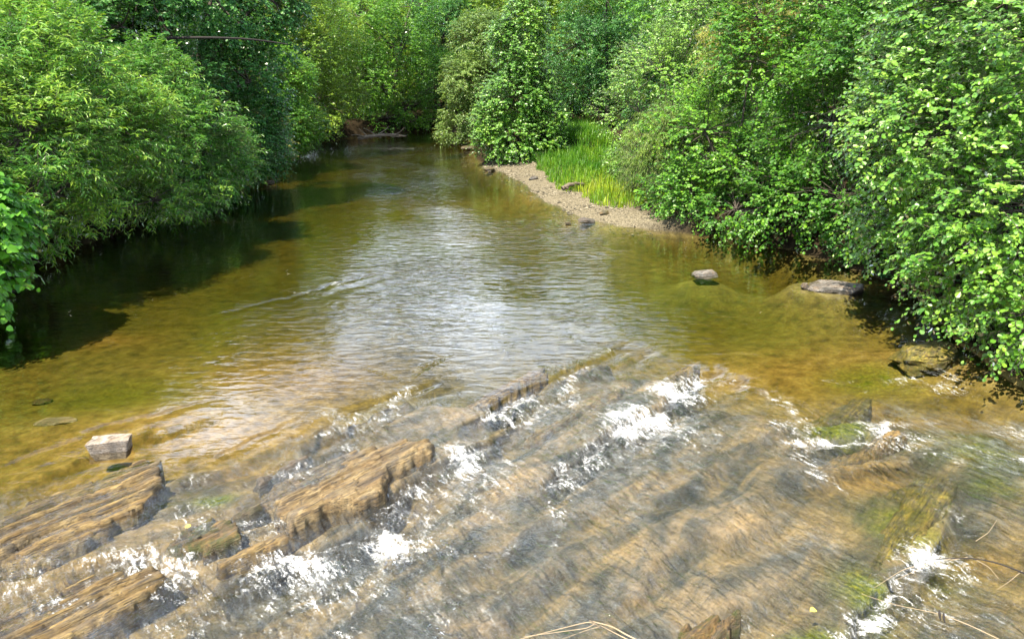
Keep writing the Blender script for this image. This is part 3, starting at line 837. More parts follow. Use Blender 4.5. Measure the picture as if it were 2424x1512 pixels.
# pebbles on the gravel bar: nobody could count them
r_ = np.random.default_rng(44)
px_, py_ = r_.uniform(-1.2, 7.0, 26000), r_.uniform(18.5, 33.5, 26000)
gz, gd, gb = bed_height(px_, py_, False)
ok = (gd > -0.25) & (gd < 2.4) & (gb > 0.25) & (r_.random(len(px_)) < sstep(-.35, .35, fbm(px_ * 1.1, py_ * 1.1, 19, 3)))
px_, py_, gz = px_[ok], py_[ok], gz[ok]
n_ = len(px_)
oct_ = np.array([(1, 0, 0), (0, 1, 0), (-1, 0, 0), (0, -1, 0), (.3, .2, .6), (0, 0, -.6)], float)
rs = r_.uniform(0.010, 0.032, n_) * (1 + (r_.random(n_) < .06) * 1.2)
an = r_.uniform(0, 6.28, n_)
lx, ly = oct_[None, :, 0] * r_.uniform(.8, 1.6, n_)[:, None], np.broadcast_to(oct_[None, :, 1], (n_, 6))
P_ = np.stack([lx * np.cos(an)[:, None] - ly * np.sin(an)[:, None], lx * np.sin(an)[:, None] + ly * np.cos(an)[:, None], np.broadcast_to(oct_[None, :, 2], (n_, 6))], -1) * rs[:, None, None]
P_ += np.stack([px_, py_, gz + rs * .2], -1)[:, None, :]
fc_ = np.array([(0, 1, 4), (1, 2, 4), (2, 3, 4), (3, 0, 4), (1, 0, 5), (2, 1, 5), (3, 2, 5), (0, 3, 5)])
kp = NT('pebbles')
cp = kp.ramp(kp.attr('tint'), [(0, (0.05, 0.047, 0.038)), (.5, (0.16, 0.142, 0.10)), (1, (0.30, 0.268, 0.20))])
tint_p = np.repeat(r_.random(n_), 8)
peb = link('pebbles', make_mesh('pebbles', P_.reshape(-1, 3), [(np.arange(n_)[:, None, None] * 6 + fc_[None]).reshape(-1, 3)], fattr={'tint': tint_p}),
           kp.done(kp.n('ShaderNodeBsdfDiffuse', None, Color=cp).outputs[0]))
tag(peb, 'small tan and grey pebbles covering the gravel bar', 'pebbles', kind='stuff')


# ------------------------------------------------------------------ plants
def tubes(paths, sides=6):
    """paths: list of (points (n,3), radii (n,)) -> vertices, quads"""
    VV, FF, base = [], [], 0
    for P, R in paths:
        P, R = np.asarray(P, float), np.asarray(R, float)
        n = len(P)
        t = nrm(np.gradient(P, axis=0))
        ref = np.where(np.abs(t[:, 2:3]) > 0.9, np.array([[1.0, 0, 0]]), np.array([[0, 0, 1.0]]))
        a = nrm(np.cross(t, ref))
        b = np.cross(t, a)
        th = np.linspace(0, 2 * math.pi, sides, endpoint=False)
        ring = P[:, None, :] + R[:, None, None] * (np.cos(th)[None, :, None] * a[:, None, :] + np.sin(th)[None, :, None] * b[:, None, :])
        VV.append(ring.reshape(-1, 3))
        i = base + np.arange(n * sides).reshape(n, sides)
        FF.append(np.stack([i[:-1], np.roll(i[:-1], -1, 1), np.roll(i[1:], -1, 1), i[1:]], -1).reshape(-1, 4))
        base += n * sides
    return np.concatenate(VV), np.concatenate(FF)


def curve(p0, p1, rng, bend=0.15, n=6, sag=0.0):
    p0, p1 = np.asarray(p0, float), np.asarray(p1, float)
    L = np.linalg.norm(p1 - p0)
    off = rng.normal(0, bend * L, 3)
    t = np.linspace(0, 1, n)[:, None]
    return p0 + (p1 - p0) * t + off * np.sin(t * math.pi) * 0.6 + np.array([0, 0, 1]) * sag * L * np.sin(t * math.pi) + rng.normal(0, 0.012 * L, (n, 3)) * np.sin(t * math.pi)


# leaf outlines: x across, y along, z up (as shares of the leaf length)
LEAF = {
    'alder': np.array([(0, 0, 0), (.34, .38, .07), (.36, .78, .02), (0, 1, -.06), (-.36, .78, .02), (-.34, .38, .07)]),
    'lance': np.array([(0, 0, 0), (.11, .30, .025), (.095, .62, -.01), (0, 1, -.16), (-.095, .62, -.01), (-.11, .30, .025)]),
    'heart': np.array([(0, 0, 0), (.46, .18, .08), (.38, .62, .03), (0, 1, -.12), (-.38, .62, .03), (-.46, .18, .08)]),
    'oval': np.array([(0, 0, 0), (.24, .35, .05), (.22, .70, .01), (0, 1, -.07), (-.22, .70, .01), (-.24, .35, .05)]),
    'tuft': np.array([(0, 0, 0), (.30, .50, .06), (0, 1, -.05), (-.30, .50, .06)]),
}


def leaves(org, dirs, out, rng, kind, n, L, size, droop=0.35, spread=0.85, tint=None, up=0.8, hang=0.25):
    """n leaves alternating along every twig; org, dirs, out: (N,3)"""
    N = len(org)
    t = np.linspace(0.06, 1.0, n)[None, :] + rng.uniform(-.04, .04, (N, n))
    Ls = (L * rng.uniform(.6, 1.25, N))[:, None]
    pos = org[:, None, :] + dirs[:, None, :] * (Ls * t)[..., None]
    pos[..., 2] -= droop * Ls * t * t
    tan = dirs[:, None, :] * np.ones((N, n, 1))
    tan = tan - np.array([0, 0, 1.0]) * (2 * droop * t)[..., None]
    tan = nrm(tan)
    side = nrm(np.cross(tan, np.array([0, 0, 1.0])) + 1e-4)
    sg = np.where((np.arange(n) % 2 == 0), 1.0, -1.0)[None, :, None]
    ld = nrm(0.65 * tan + spread * sg * side + rng.normal(0, .28, (N, n, 3)) - np.array([0, 0, hang]))
    nn = np.array([0, 0, up]) + 0.55 * out[:, None, :] + rng.normal(0, .36, (N, n, 3))
    nn = nrm(nn - ld * np.sum(nn * ld, -1, keepdims=True))
    xx = np.cross(ld, nn)
    sz = size * rng.uniform(.6, 1.15, (N, n)) * (1 - 0.35 * np.maximum(t - .7, 0) / .3)
    tp = LEAF[kind]
    V = pos[:, :, None, :] + sz[:, :, None, None] * (tp[:, 0][None, None, :, None] * xx[:, :, None, :] + tp[:, 1][None, None, :, None] * ld[:, :, None, :] + tp[:, 2][None, None, :, None] * nn[:, :, None, :])
    tt = np.clip((tint if tint is not None else np.full(N, .5))[:, None] + rng.normal(0, .21, (N, n)), 0, 1)
    return V.reshape(-1, len(tp), 3), tt.ravel(), pos


def leaf_mesh(name, V, tt):
    m, k, _ = V.shape
    b = np.arange(m)[:, None] * k
    if k == 6:
        q = np.concatenate([b + np.array([0, 1, 2, 3]), b + np.array([0, 3, 4, 5])], 1).reshape(-1, 4)
        ta = np.repeat(tt, 2)
    else:
        q = b + np.array([0, 1, 2, 3])
        ta = tt
    return make_mesh(name, V.reshape(-1, 3), [q], fattr={'tint': ta})


def crown_points(lobes, count, rng, clump=1.1, gap=(-.45, -.05), zmin=0.08, inner=0.25, upbias=0.25):
    lob = np.array(lobes, float)
    if lob.shape[1] == 4:
        lob = np.concatenate([lob, lob[:, 3:4], lob[:, 3:4] * .9], 1)
    c, r = lob[:, :3], lob[:, 3:6]
    w = (r[:, 0] * r[:, 2])
    tot = int(count * 2.6)
    i = rng.choice(len(lob), tot, p=w / w.sum())
    d = rng.normal(0, 1, (tot, 3))
    d[:, 2] += upbias
    d = nrm(d)
    rad = np.where(rng.random(tot) < inner, rng.uniform(.45, .85, tot), rng.uniform(.82, 1.06, tot))
    bump = 1 + 0.16 * vn3(d * 2.2 + c[i], 3) + 0.10 * vn3(d * 5 + c[i], 5)
    p = c[i] + r[i] * d * (rad * bump)[:, None]
    keep = p[:, 2] > zmin
    for j in range(len(lob)):                       # drop what lies deep inside another lobe
        q = np.linalg.norm((p - c[j]) / r[j], axis=1)
        keep &= ~((q < 0.62) & (i != j))
    g = vn3(p * clump + 31, 9) * .7 + vn3(p * clump * 2.3, 11) * .4
    keep &= rng.random(tot) < sstep(gap[0], gap[1], g)
    p, d, i = p[keep][:count], d[keep][:count], i[keep][:count]
    out = nrm(d / r[i])
    return p, out, i, c


def make_tree(name, label, base, lobes, kind, mat, bark, count, n, L, size, seed, cat='tree', group=None, droop=0.35, trunk_r=0.09, stems=1, twigs=True,
              updir=0.35, clump=1.1, gap=(-.45, -.05), tint=(0.5, 0.22), zmin=0.1, inner=0.25, hang=0.25, spread=0.85, up=0.8, lean=None):
    rng = np.random.default_rng(seed)
    lobes = [tuple(l) for l in lobes]
    p, out, li, cs = crown_points(lobes, count, rng, clump, gap, zmin, inner)
    dirs = nrm(out + np.array([0, 0, updir]) + rng.normal(0, .35, p.shape))
    tn = tint[0] + tint[1] * vn3(p * 0.9, seed) + rng.normal(0, .10, len(p))
    V, tt, pos = leaves(p - dirs * L * 0.4, dirs, out, rng, kind, n, L, size, droop, spread, tn, up, hang)
    base = np.asarray(base, float)
    root = link(name, None, loc=tuple(base))
    tag(root, label, cat, group)
    link('crown', leaf_mesh('crown', V - base, tt), mat, root)
    # trunk, limbs to every lobe, twigs to part of the sprays
    paths = []
    top = np.array(max(cs.tolist(), key=lambda q: q[2]))
    stem_tops = [top] if stems == 1 else [cs[k % len(cs)] for k in range(stems)]
    for k, tpnt in enumerate(stem_tops):
        b0 = base + (rng.normal(0, .18, 3) * [1, 1, 0] if stems > 1 else 0) + [0, 0, -.15]
        cv = curve(b0, tpnt, rng, .06, 9)
        paths.append((cv, np.linspace(trunk_r, trunk_r * .3, 9)))
    trunk0 = paths[0][0]
    for c in cs:
        f = np.clip((c[2] - base[2]) / max(top[2] - base[2], .1) * .6, .05, .9)
        st = trunk0[int(f * 8)]
        if np.linalg.norm(c - st) > .2:
            paths.append((curve(st, c, rng, .1, 7, .05), np.linspace(trunk_r * .5, trunk_r * .16, 7)))
    for c, j in zip(cs, range(len(cs))):
        m = np.where(li == j)[0]
        for q in m[::max(1, len(m) // (22 if twigs else 8))]:
            paths.append((curve(c, p[q], rng, .1, 5, .04), np.linspace(trunk_r * .2, .005, 5)))
    V1, F1 = tubes(paths, 6)
    if twigs:
        ends = [(np.stack([p[q] - dirs[q] * L * .4, p[q] + dirs[q] * L * .1 - [0, 0, droop * L * .25], p[q] + dirs[q] * L * .55 - [0, 0, droop * L * .9]]), (.006, .004, .002)) for q in range(0, len(p), 2)]
        V2, F2 = tubes(ends, 3)
        F2 = F2 + len(V1)
        V1, F1 = np.concatenate([V1, V2]), np.concatenate([F1, F2])
    link('trunk', make_mesh('trunk', V1 - base, [F1], smooth=True), bark, root)
    return root


def copy_tree(root, loc, rz, sc, label, group=None, cat=None):
    r = root.copy()
    SC.collection.objects.link(r)
    r.location, r.rotation_euler, r.scale = loc, (0, 0, rz), (sc, sc, sc)
    r['label'] = label
    if group:
        r['group'] = group
    for ch in list(root.children):
        c = ch.copy()
        SC.collection.objects.link(c)
        c.parent = r
    return r


M_ALDER = leaf_material('leaf_alder', (0.022, 0.085, 0.014), (0.058, 0.165, 0.018), (0.14, 0.28, 0.03), gloss=0.06)
M_ALDER_Y = leaf_material('leaf_alder_light', (0.030, 0.112, 0.014), (0.076, 0.200, 0.024), (0.18, 0.31, 0.05), gloss=0.11)
M_SHADE_LEAF = leaf_material('leaf_shade_teal', (0.018, 0.075, 0.034), (0.036, 0.125, 0.046), (0.08, 0.20, 0.05), gloss=0.06)  # leaves darkened toward teal: shade put into their colour
M_WILLOW = leaf_material('leaf_willow', (0.032, 0.115, 0.028), (0.080, 0.215, 0.040), (0.24, 0.36, 0.07), gloss=0.07)
M_LIME = leaf_material('leaf_lime', (0.025, 0.11, 0.020), (0.055, 0.19, 0.025), (0.12, 0.29, 0.03), gloss=0.06, trans=.45)
M_GREYG = leaf_material('leaf_grey_green', (0.040, 0.085, 0.034), (0.080, 0.145, 0.050), (0.15, 0.22, 0.07), gloss=0.06)
M_PALE_L = leaf_material('leaf_pale', (0.12, 0.14, 0.05), (0.22, 0.24, 0.09), (0.34, 0.34, 0.16), gloss=0.05)
M_OLIVE = leaf_material('leaf_olive', (0.055, 0.115, 0.020), (0.11, 0.20, 0.028), (0.21, 0.29, 0.04), gloss=0.06)
M_FEATHER = leaf_material('leaf_feather', (0.05, 0.10, 0.045), (0.10, 0.17, 0.065), (0.20, 0.27, 0.10), gloss=0.05)
B_DARK = bark_material('bark_dark', (0.030, 0.024, 0.018), (0.085, 0.07, 0.055))
B_GREY = bark_material('bark_grey', (0.07, 0.06, 0.05), (0.17, 0.15, 0.12))

G_R, G_L, G_F = 'bushes along the right bank', 'bushes and trees along the left bank', 'trees of the wood beyond the bend'
# --- right bank
make_tree('alder_bush', 'large bright alder bush with big round leaves overhanging the water at the right edge', (8.6, 12.0, .5),
          [(7.0, 13.4, 1.55, 1.25), (6.9, 12.9, 3.1, 1.75), (7.4, 11.0, 2.1, 1.65), (7.1, 10.0, 1.0, 1.0), (6.8, 11.4, 1.25, 1.05), (8.0, 11.0, 4.0, 1.9), (7.7, 13.4, 4.9, 1.9), (8.5, 9.6, 2.2, 1.7), (7.5, 9.1, .8, .75), (9.0, 11.5, 5.6, 1.8)],
          'alder', M_ALDER_Y, B_DARK, 6600, 10, .42, .093, 201, 'bush', G_R, stems=5, trunk_r=.06, tint=(.55, .28), clump=1.0, gap=(-.32, .18))
make_tree('alder_bush', 'dark shaded alder bush right of the gravel bar with leaves dipping to the water', (6.9, 17.6, .5),
          [(6.1, 18.0, 1.0, 1.1), (5.3, 18.9, .7, .8), (6.9, 16.6, 1.3, 1.25), (6.8, 17.4, 2.8, 1.6), (7.5, 15.6, 1.2, 1.1), (7.6, 16.6, 3.9, 1.7), (7.9, 15.2, 2.6, 1.5), (8.2, 16.4, 5.3, 1.6)],
          'alder', M_ALDER, B_DARK, 5000, 9, .40, .095, 202, 'bush', G_R, stems=5, trunk_r=.06, tint=(.36, .25), clump=.95, gap=(-.30, .22))
make_tree('alder_bush', 'tall green alder bush standing between the feathery willow and the dark shaded bush', (6.6, 20.5, .4),
          [(4.5, 20.4, .9, 1.0), (4.9, 20.9, 2.3, 1.4), (4.2, 21.8, .8, .8), (5.2, 22.0, 1.6, 1.2), (6.4, 20.2, 3.9, 1.7), (6.0, 19.4, 1.4, 1.25), (7.2, 20.0, 5.4, 1.7), (6.2, 21.2, 5.0, 1.3)],
          'alder', M_ALDER, B_DARK, 4600, 9, .40, .09, 203, 'bush', G_R, stems=4, trunk_r=.06, tint=(.48, .28), clump=.95, gap=(-.30, .20))
make_tree('willow_bush', 'yellow-green bush at the back edge of the grass, brightest on its outer tips', (5.0, 26.0, .4),
          [(3.9, 25.6, 1.1, 1.0), (4.0, 26.2, 2.5, 1.35), (4.7, 26.0, 3.7, 1.6), (4.3, 24.4, .9, .9), (5.6, 25.3, 1.6, 1.4), (6.2, 25.6, 4.6, 1.6), (5.8, 26.6, 5.6, 1.2)],
          'oval', M_ALDER_Y, B_GREY, 3800, 9, .42, .095, 204, 'bush', G_R, stems=4, trunk_r=.05, tint=(.68, .22))
make_tree('feathery_willow', 'fine feathery grey-green willow drooping in front of the yellow-green bush', (4.9, 23.6, .3),
          [(3.9, 23.2, 1.5, .75, .8, 1.25), (4.4, 23.0, 2.2, .7, .7, .9)],
          'lance', M_FEATHER, B_GREY, 1500, 12, .70, .11, 205, 'bush', G_R, stems=5, trunk_r=.025, droop=.75, updir=.9, hang=1.2, spread=.4, clump=1.6)
make_tree('feathery_willow', 'pale feathery willow plume rising above the tall green alder bush', (8.2, 24.0, .6),
          [(6.2, 23.4, 4.7, .9, .9, .9), (6.9, 23.4, 5.4, 1.0, 1.0, 1.0)],
          'lance', M_PALE_L, B_GREY, 1300, 12, .70, .11, 206, 'bush', G_R, stems=2, trunk_r=.04, droop=.6, updir=.7, hang=1.0, spread=.4)
# --- centre
make_tree('alder_tree', 'bright green upright young alder on the point at the end of the gravel bar', (0.3, 33.4, .25),
          [(.3, 33.2, 1.15, 1.6, 1.2, 1.0), (-.9, 33.3, 1.0, .8, .7, .6), (1.4, 33.4, .9, .8, .7, .6), (1.0, 33.4, 3.4, .7, .7, .8), (-.4, 33.4, 4.9, .6, .6, .7), (.2, 33.4, 2.7, 1.35, 1.2, 1.2), (.45, 33.4, 4.2, .95, .9, 1.0), (.55, 33.6, 5.6, .85, .8, 1.1), (-.6, 33.5, 1.8, 1.0, .9, .9), (1.2, 33.6, 2.0, 1.0, .9, 1.0)],
          'alder', M_ALDER_Y, B_DARK, 5200, 8, .40, .11, 207, 'tree', None, trunk_r=.08, tint=(.47, .25), twigs=False, clump=1.5)
make_tree('alder_tree', 'grey-green alder leaning out over the river where it bends away', (-1.4, 41.5, .5),
          [(-2.0, 41, 1.6, 1.4, 1.3, .9), (-2.0, 41, 3.2, 1.5, 1.4, 1.3), (-1.4, 42, 5.0, 1.6, 1.5, 1.5), (-2.9, 40.6, .8, .9, .8, .5)],
          'tuft', M_GREYG, B_DARK, 4200, 8, .5, .13, 208, 'tree', None, trunk_r=.1, twigs=False, droop=.5)
make_tree('alder_tree', 'tall olive-topped tree directly behind the bright young alder', (1.2, 46, .6),
          [(.0, 45.5, 6.6, 2.0), (1.6, 46, 5.5, 2.2), (0.5, 46, 4.0, 2.2), (2.3, 46, 7.6, 2.0), (-.6, 46, 8.2, 1.6), (1.0, 46, 9.6, 1.6)],
          'tuft', M_OLIVE, B_DARK, 5200, 8, .5, .15, 209, 'tree', None, trunk_r=.14, twigs=False)
make_tree('alder_tree', 'dark shaded tree behind the grass with a deep hollow at its foot', (4.6, 40, .8),
          [(3.4, 40, 4.9, 1.8), (5.2, 39.5, 4.0, 2.0), (4.4, 40, 6.8, 2.2), (6.4, 38.5, 6.0, 2.2), (3.2, 40.5, 2.9, 1.2), (6.0, 38, 2.2, 1.6)],
          'tuft', M_SHADE_LEAF, B_DARK, 5600, 8, .5, .13, 210, 'tree', None, trunk_r=.14, twigs=False)
# --- left bank
make_tree('lime_bush', 'bush of broad heart-shaped leaves at the left edge, hanging to the water', (-10.0, 13.0, .5),
          [(-9.6, 13.0, 1.5, 1.3, 1.1, 1.0), (-8.9, 12.7, .9, .9, .8, .8), (-8.9, 12.2, .45, .6, .6, .45), (-10.4, 12.6, 2.0, 1.2, 1.1, .9), (-9.2, 13.4, 1.6, 1.0, .9, .8)],
          'heart', M_LIME, B_DARK, 2300, 8, .45, .16, 211, 'bush', G_L, stems=4, trunk_r=.05, droop=.5, hang=.5)
make_tree('willow_bush', 'big sunlit willow bush with narrow leaves filling the left side above the water', (-10.3, 16.6, .5),
          [(-9.7, 16.2, 2.6, 1.7), (-9.6, 15.6, 1.5, 1.2), (-10.9, 15.4, 3.9, 1.8), (-9.7, 17.6, 4.0, 1.5), (-9.2, 17.4, 1.5, 1.2), (-8.9, 18.2, 2.7, 1.4), (-12.3, 16.4, 4.8, 1.7), (-8.5, 19.0, .9, .8), (-11.4, 15.0, 2.2, 1.5)],
          'lance', M_WILLOW, B_DARK, 5600, 11, .62, .175, 212, 'bush', G_L, stems=6, trunk_r=.07, droop=.30, updir=.5, hang=.3, spread=.75, tint=(.55, .30), clump=.95, gap=(-.30, .22))
make_tree('willow_bush', 'green willow bush downstream of the dark alder, its lower twigs over shaded water', (-9.6, 21.0, .5),
          [(-8.7, 20.8, 1.3, 1.2), (-8.4, 21.4, 2.4, 1.3), (-9.4, 21.4, 3.2, 1.4), (-8.3, 22.6, 1.5, 1.2), (-9.5, 19.8, 2.0, 1.3)],
          'lance', M_WILLOW, B_DARK, 3400, 11, .60, .18, 213, 'bush', G_L, stems=5, trunk_r=.06, droop=.35, updir=.4, tint=(.36, .22))
make_tree('willow_tree', 'tall pale willow tree rising behind the sunlit willow bush at top left', (-14.0, 20.5, .8),
          [(-13.2, 20, 4.6, 2.0), (-13.8, 20.5, 6.6, 2.0), (-12.0, 20.5, 5.4, 1.4), (-15, 20, 5.0, 1.8)],
          'lance', M_WILLOW, B_GREY, 3400, 12, .65, .2, 214, 'tree', G_L, trunk_r=.14, droop=.4, tint=(.62, .25))
make_tree('alder_tree', 'tall dark alder with a long bare branch stretching over the left side of the river', (-10.9, 26, .8),
          [(-10.9, 25.5, 5.9, 1.8), (-9.2, 26.5, 6.0, 1.8), (-10.2, 25.6, 3.4, 1.5), (-8.6, 27.4, 3.4, 1.4), (-8.6, 29, 5.2, 1.6), (-11.0, 24.0, 5.0, 1.5), (-7.9, 28.2, 6.0, 1.3)],
          'alder', M_SHADE_LEAF, B_DARK, 5400, 8, .46, .12, 215, 'tree', G_L, trunk_r=.16, twigs=False, tint=(.45, .2), clump=.8, gap=(-.25, .30))
make_tree('alder_bush', 'dark rounded alder bush dipping into the river on the left', (-9.8, 26.6, .5),
          [(-9.2, 26.4, 1.3, 1.3), (-9.0, 27.6, 2.0, 1.5), (-8.9, 28.6, 1.1, 1.1), (-9.6, 25.0, 1.6, 1.2)],
          'alder', M_SHADE_LEAF, B_DARK, 3600, 8, .42, .11, 216, 'bush', G_L, stems=4, trunk_r=.06, twigs=False)
make_tree('pale_shrub', 'small pale straw-coloured shrub at the waterline on the left bank', (-10.0, 33.4, .3),
          [(-9.7, 33.2, .9, .85, .8, .75), (-9.9, 33.6, 1.6, .7, .7, .7)],
          'oval', M_PALE_L, B_GREY, 800, 8, .36, .11, 217, 'bush', G_L, stems=4, trunk_r=.03, twigs=False)
make_tree('alder_bush', 'mid green alder bush behind the pale straw-coloured shrub', (-10.6, 35.5, .5),
          [(-9.9, 35.2, 1.6, 1.5), (-10.2, 35.8, 3.4, 1.7), (-9.4, 36.6, 1.4, 1.2)],
          'tuft', M_ALDER, B_DARK, 3400, 8, .46, .13, 218, 'bush', G_L, stems=4, trunk_r=.06, twigs=False)
make_tree('alder_tree', 'olive tree of patchy light foliage where the left bank reaches the bend', (-10.8, 41, .5),
          [(-9.8, 40.6, 2.0, 1.7), (-10.2, 41, 4.4, 2.0), (-9.2, 43.4, 2.6, 1.7), (-9.4, 43, 5.4, 2.0), (-10.5, 41, 7.2, 2.0)],
          'tuft', M_OLIVE, B_DARK, 5200, 8, .5, .14, 219, 'tree', G_L, trunk_r=.12, twigs=False)
make_tree('alder_tree', 'green tree arching over the dark undercut bank at the bend', (-7.6, 49.5, .6),
          [(-8.2, 48, 3.2, 2.0), (-7.0, 50, 5.0, 2.4), (-8.6, 48, 6.4, 2.2), (-5.4, 51, 3.4, 1.7), (-7.6, 48.8, .9, 1.1), (-5.8, 50.4, .7, .9), (-3.6, 52.0, .9, 1.1), (-6.2, 49.8, 1.5, 1.3), (-4.2, 51.8, 1.4, 1.2), (-2.0, 53, 1.6, 1.5), (-6.0, 51, 7.2, 2.2), (-3.6, 52.5, 3.2, 1.8)],
          'tuft', M_ALDER, B_DARK, 5600, 8, .5, .15, 220, 'tree', G_L, trunk_r=.14, twigs=False, zmin=.25)

# --- wood behind: a few kinds, copied
protos = []
for q, (mt, h, seed) in enumerate(((M_SHADE_LEAF, 8.5, 301), (M_ALDER, 9.5, 302), (M_OLIVE, 8.0, 303), (M_ALDER_Y, 8.5, 304))):
    rg = np.random.default_rng(seed)
    lob = [(rg.uniform(-1.2, 1.2), rg.uniform(-1.2, 1.2), z, rg.uniform(1.5, 2.2)) for z in np.linspace(1.6, h - 1.5, 7)] + [(0, 0, h * .5, 2.0)]
    protos.append((mt, lob, seed))
KIND = ('dark green', 'mid green', 'olive', 'light green')
WOOD = [  # x, y, kind, scale, where
    (-4.5, 57, 0, 1.0, 'first past the bend on the left'), (-0.8, 58, 1, .95, 'straight up the river beyond the bend'), (2.6, 56, 0, 1.0, 'just right of the bend behind the olive-topped tree'),
    (6.4, 55, 1, .95, 'behind the dark hollow'), (10.2, 52, 0, .95, 'behind the yellow-green bush'), (-8.8, 57, 2, 1.0, 'behind the green tree arching over the bend'), (-12.6, 54, 1, 1.0, 'in the wood left of the bend'),
    (8.8, 33, 1, 1.2, 'behind the pale feathery plume'), (9.9, 26, 3, 1.2, 'behind the tall green alder bush'), (11.2, 21, 1, 1.15, 'behind the dark shaded bush on the right'), (12.0, 15.5, 3, 1.1, 'behind the big bright bush on the right'),
    (10.6, 41, 0, 1.0, 'in the back row on the right'), (-14.3, 29, 3, 1.15, 'lit from behind under the long bare branch'), (-14.2, 35, 3, 1.2, 'sunlit behind the dark alder on the left'), (-14.2, 42, 2, 1.2, 'behind the olive tree on the left bank'),
    (-15.4, 25, 1, 1.05, 'behind the willows at top left'), (-13.6, 48, 3, 1.0, 'sunlit in the wood at the left of the bend'), (-17.5, 33, 0, 1.05, 'in the back row on the left'),
    (-13.2, 31.8, 3, .95, 'close behind the dark alder, catching the sun'), (-18.5, 30, 1, 1.1, 'at the back of the left bank beyond the sunlit ones'), (-19, 25, 1, 1.0, 'far behind the willows on the left'), (-20, 40, 0, 1.0, 'far behind the dark alder on the left'),
    (-2.6, 64, 2, 1.1, 'in the second row straight up the river'), (2.4, 64, 1, 1.1, 'in the second row right of the bend'), (7.5, 62, 3, 1.1, 'in the second row at right'), (-7.5, 64, 3, 1.1, 'in the second row left of the bend'), (-13, 62, 0, 1.15, 'in the second row far left'), (13, 60, 1, 1.1, 'in the second row far right'), (14, 48, 2, 1.0, 'behind the back row on the right'),
    (-11.6, 7.4, 1, .52, 'just outside the left edge, shading the water'),
]
made = {}
for x, y, kd, sc, where in WOOD:
    g = float(bed_height(np.array([[x]]), np.array([[y]]), False)[0][0, 0])
    lab = f'{KIND[kd]} tree {where}'
    rz = float(RNG.uniform(0, 6.28))
    if kd not in made:
        mt, lob, seed = protos[kd]
        made[kd] = make_tree('woodland_tree', lab, (0, 0, 0), lob, 'tuft', mt, B_DARK, 4600, 8, .55, .17, seed, 'tree', G_F, trunk_r=.14, twigs=False)
        r = made[kd]
        r.location, r.rotation_euler, r.scale = (x, y, g), (0, 0, rz), (sc, sc, sc)
    else:
        copy_tree(made[kd], (x, y, g), rz, sc, lab, G_F)


# ------------------------------------------------------------------ grass on the point
def blades(x, y, z, h, rng, w=.012, bend=.5):
    n = len(x)
    a = rng.uniform(0, 6.28, n)
    lean = rng.uniform(.1, bend, n)
    dx, dy = np.cos(a), np.sin(a)
    V = np.zeros((n, 7, 3))
    for k, (t, ww) in enumerate(((0, 1), (.4, .9), (.75, .6), (1, 0))):
        cx, cy_, cz = x + dx * lean * h * t * t, y + dy * lean * h * t * t, z + h * t * (1 - .25 * lean * t)
        if k < 3:
            V[:, 2 * k] = np.stack([cx - dy * w * ww, cy_ + dx * w * ww, cz], -1)
            V[:, 2 * k + 1] = np.stack([cx + dy * w * ww, cy_ - dx * w * ww, cz], -1)
        else:
            V[:, 6] = np.stack([cx, cy_, cz], -1)
    b = np.arange(n)[:, None] * 7
    Q = np.concatenate([b + np.array([0, 1, 3, 2]), b + np.array([2, 3, 5, 4])], 1).reshape(-1, 4)
    Tt = b + np.array([4, 5, 6])
    return V.reshape(-1, 3), Q, Tt


rg = np.random.default_rng(55)
gx, gy = rg.uniform(.6, 7.5, 60000), rg.uniform(22, 42, 60000)
gzz, gdd, gbb = bed_height(gx, gy, False)
edge_in = 1.0 + .4 * fbm(gx, gy, 61, 3)
okg = (gdd > edge_in) & (gdd < 5.5) & (gx > 0.9 + .2 * vn(gy, gx, 3)) & (rg.random(60000) < .75)
gx, gy, gzz = gx[okg], gy[okg], gzz[okg]
hh = rg.uniform(.10, .34, len(gx)) * (1 + .8 * vn(gx * 2.2, gy * 2.2, 14)) + .22 * sstep(28, 32, gy) * rg.random(len(gx)) + .16 * np.clip(vn(gx * 1.2, gy * 1.2, 8), 0, 1)
Vg, Qg, Tg = blades(gx, gy, gzz, hh, rg, .011)
yel = np.clip(.75 - sstep(25.0, 28.5, gy) * .50 + .25 * vn(gx * 1.6, gy * 1.6, 15) + rg.normal(0, .16, len(gx)), 0, 1)
M_GRASS = leaf_material('grass', (0.030, 0.11, 0.012), (0.080, 0.175, 0.016), (0.22, 0.27, 0.028), gloss=.04, trans=.35)
grass = link('grass', make_mesh('grass', Vg, [Qg, Tg], fattr={'tint': np.concatenate([np.repeat(yel, 2), yel])}), M_GRASS)
tag(grass, 'bright green and yellowish grass behind the gravel bar', 'grass', kind='stuff')

# low weeds, roots and litter along the banks
rg = np.random.default_rng(56)
wx = np.concatenate([rg.uniform(-13, -8.6, 9000), rg.uniform(4, 10, 9000), rg.uniform(-10, 6, 5000)])
wy = np.concatenate([rg.uniform(8, 47, 9000), rg.uniform(8, 22, 9000), rg.uniform(33, 56, 5000)])
wz_, wd, wb = bed_height(wx, wy, False)
okw = (wd > .12) & (wd < 3.0) & (wb < .3) & (rg.random(len(wx)) < sstep(-.2, .3, fbm(wx * .8, wy * .8, 66, 3) + .1))
wx, wy, wz_ = wx[okw], wy[okw], wz_[okw]
o3 = np.stack([wx, wy, wz_], -1)
dd3 = nrm(np.stack([rg.normal(0, .6, len(wx)), rg.normal(0, .6, len(wx)), np.full(len(wx), 1.0)], -1))
Vw, tw, _ = leaves(o3, dd3, dd3, rg, 'oval', 6, .35, .11, .4, .9, np.full(len(wx), .4))
weeds = link('undergrowth', leaf_mesh('undergrowth', Vw, tw), M_SHADE_LEAF)
tag(weeds, 'dark leafy weeds growing along the foot of the banks', 'undergrowth', kind='stuff')


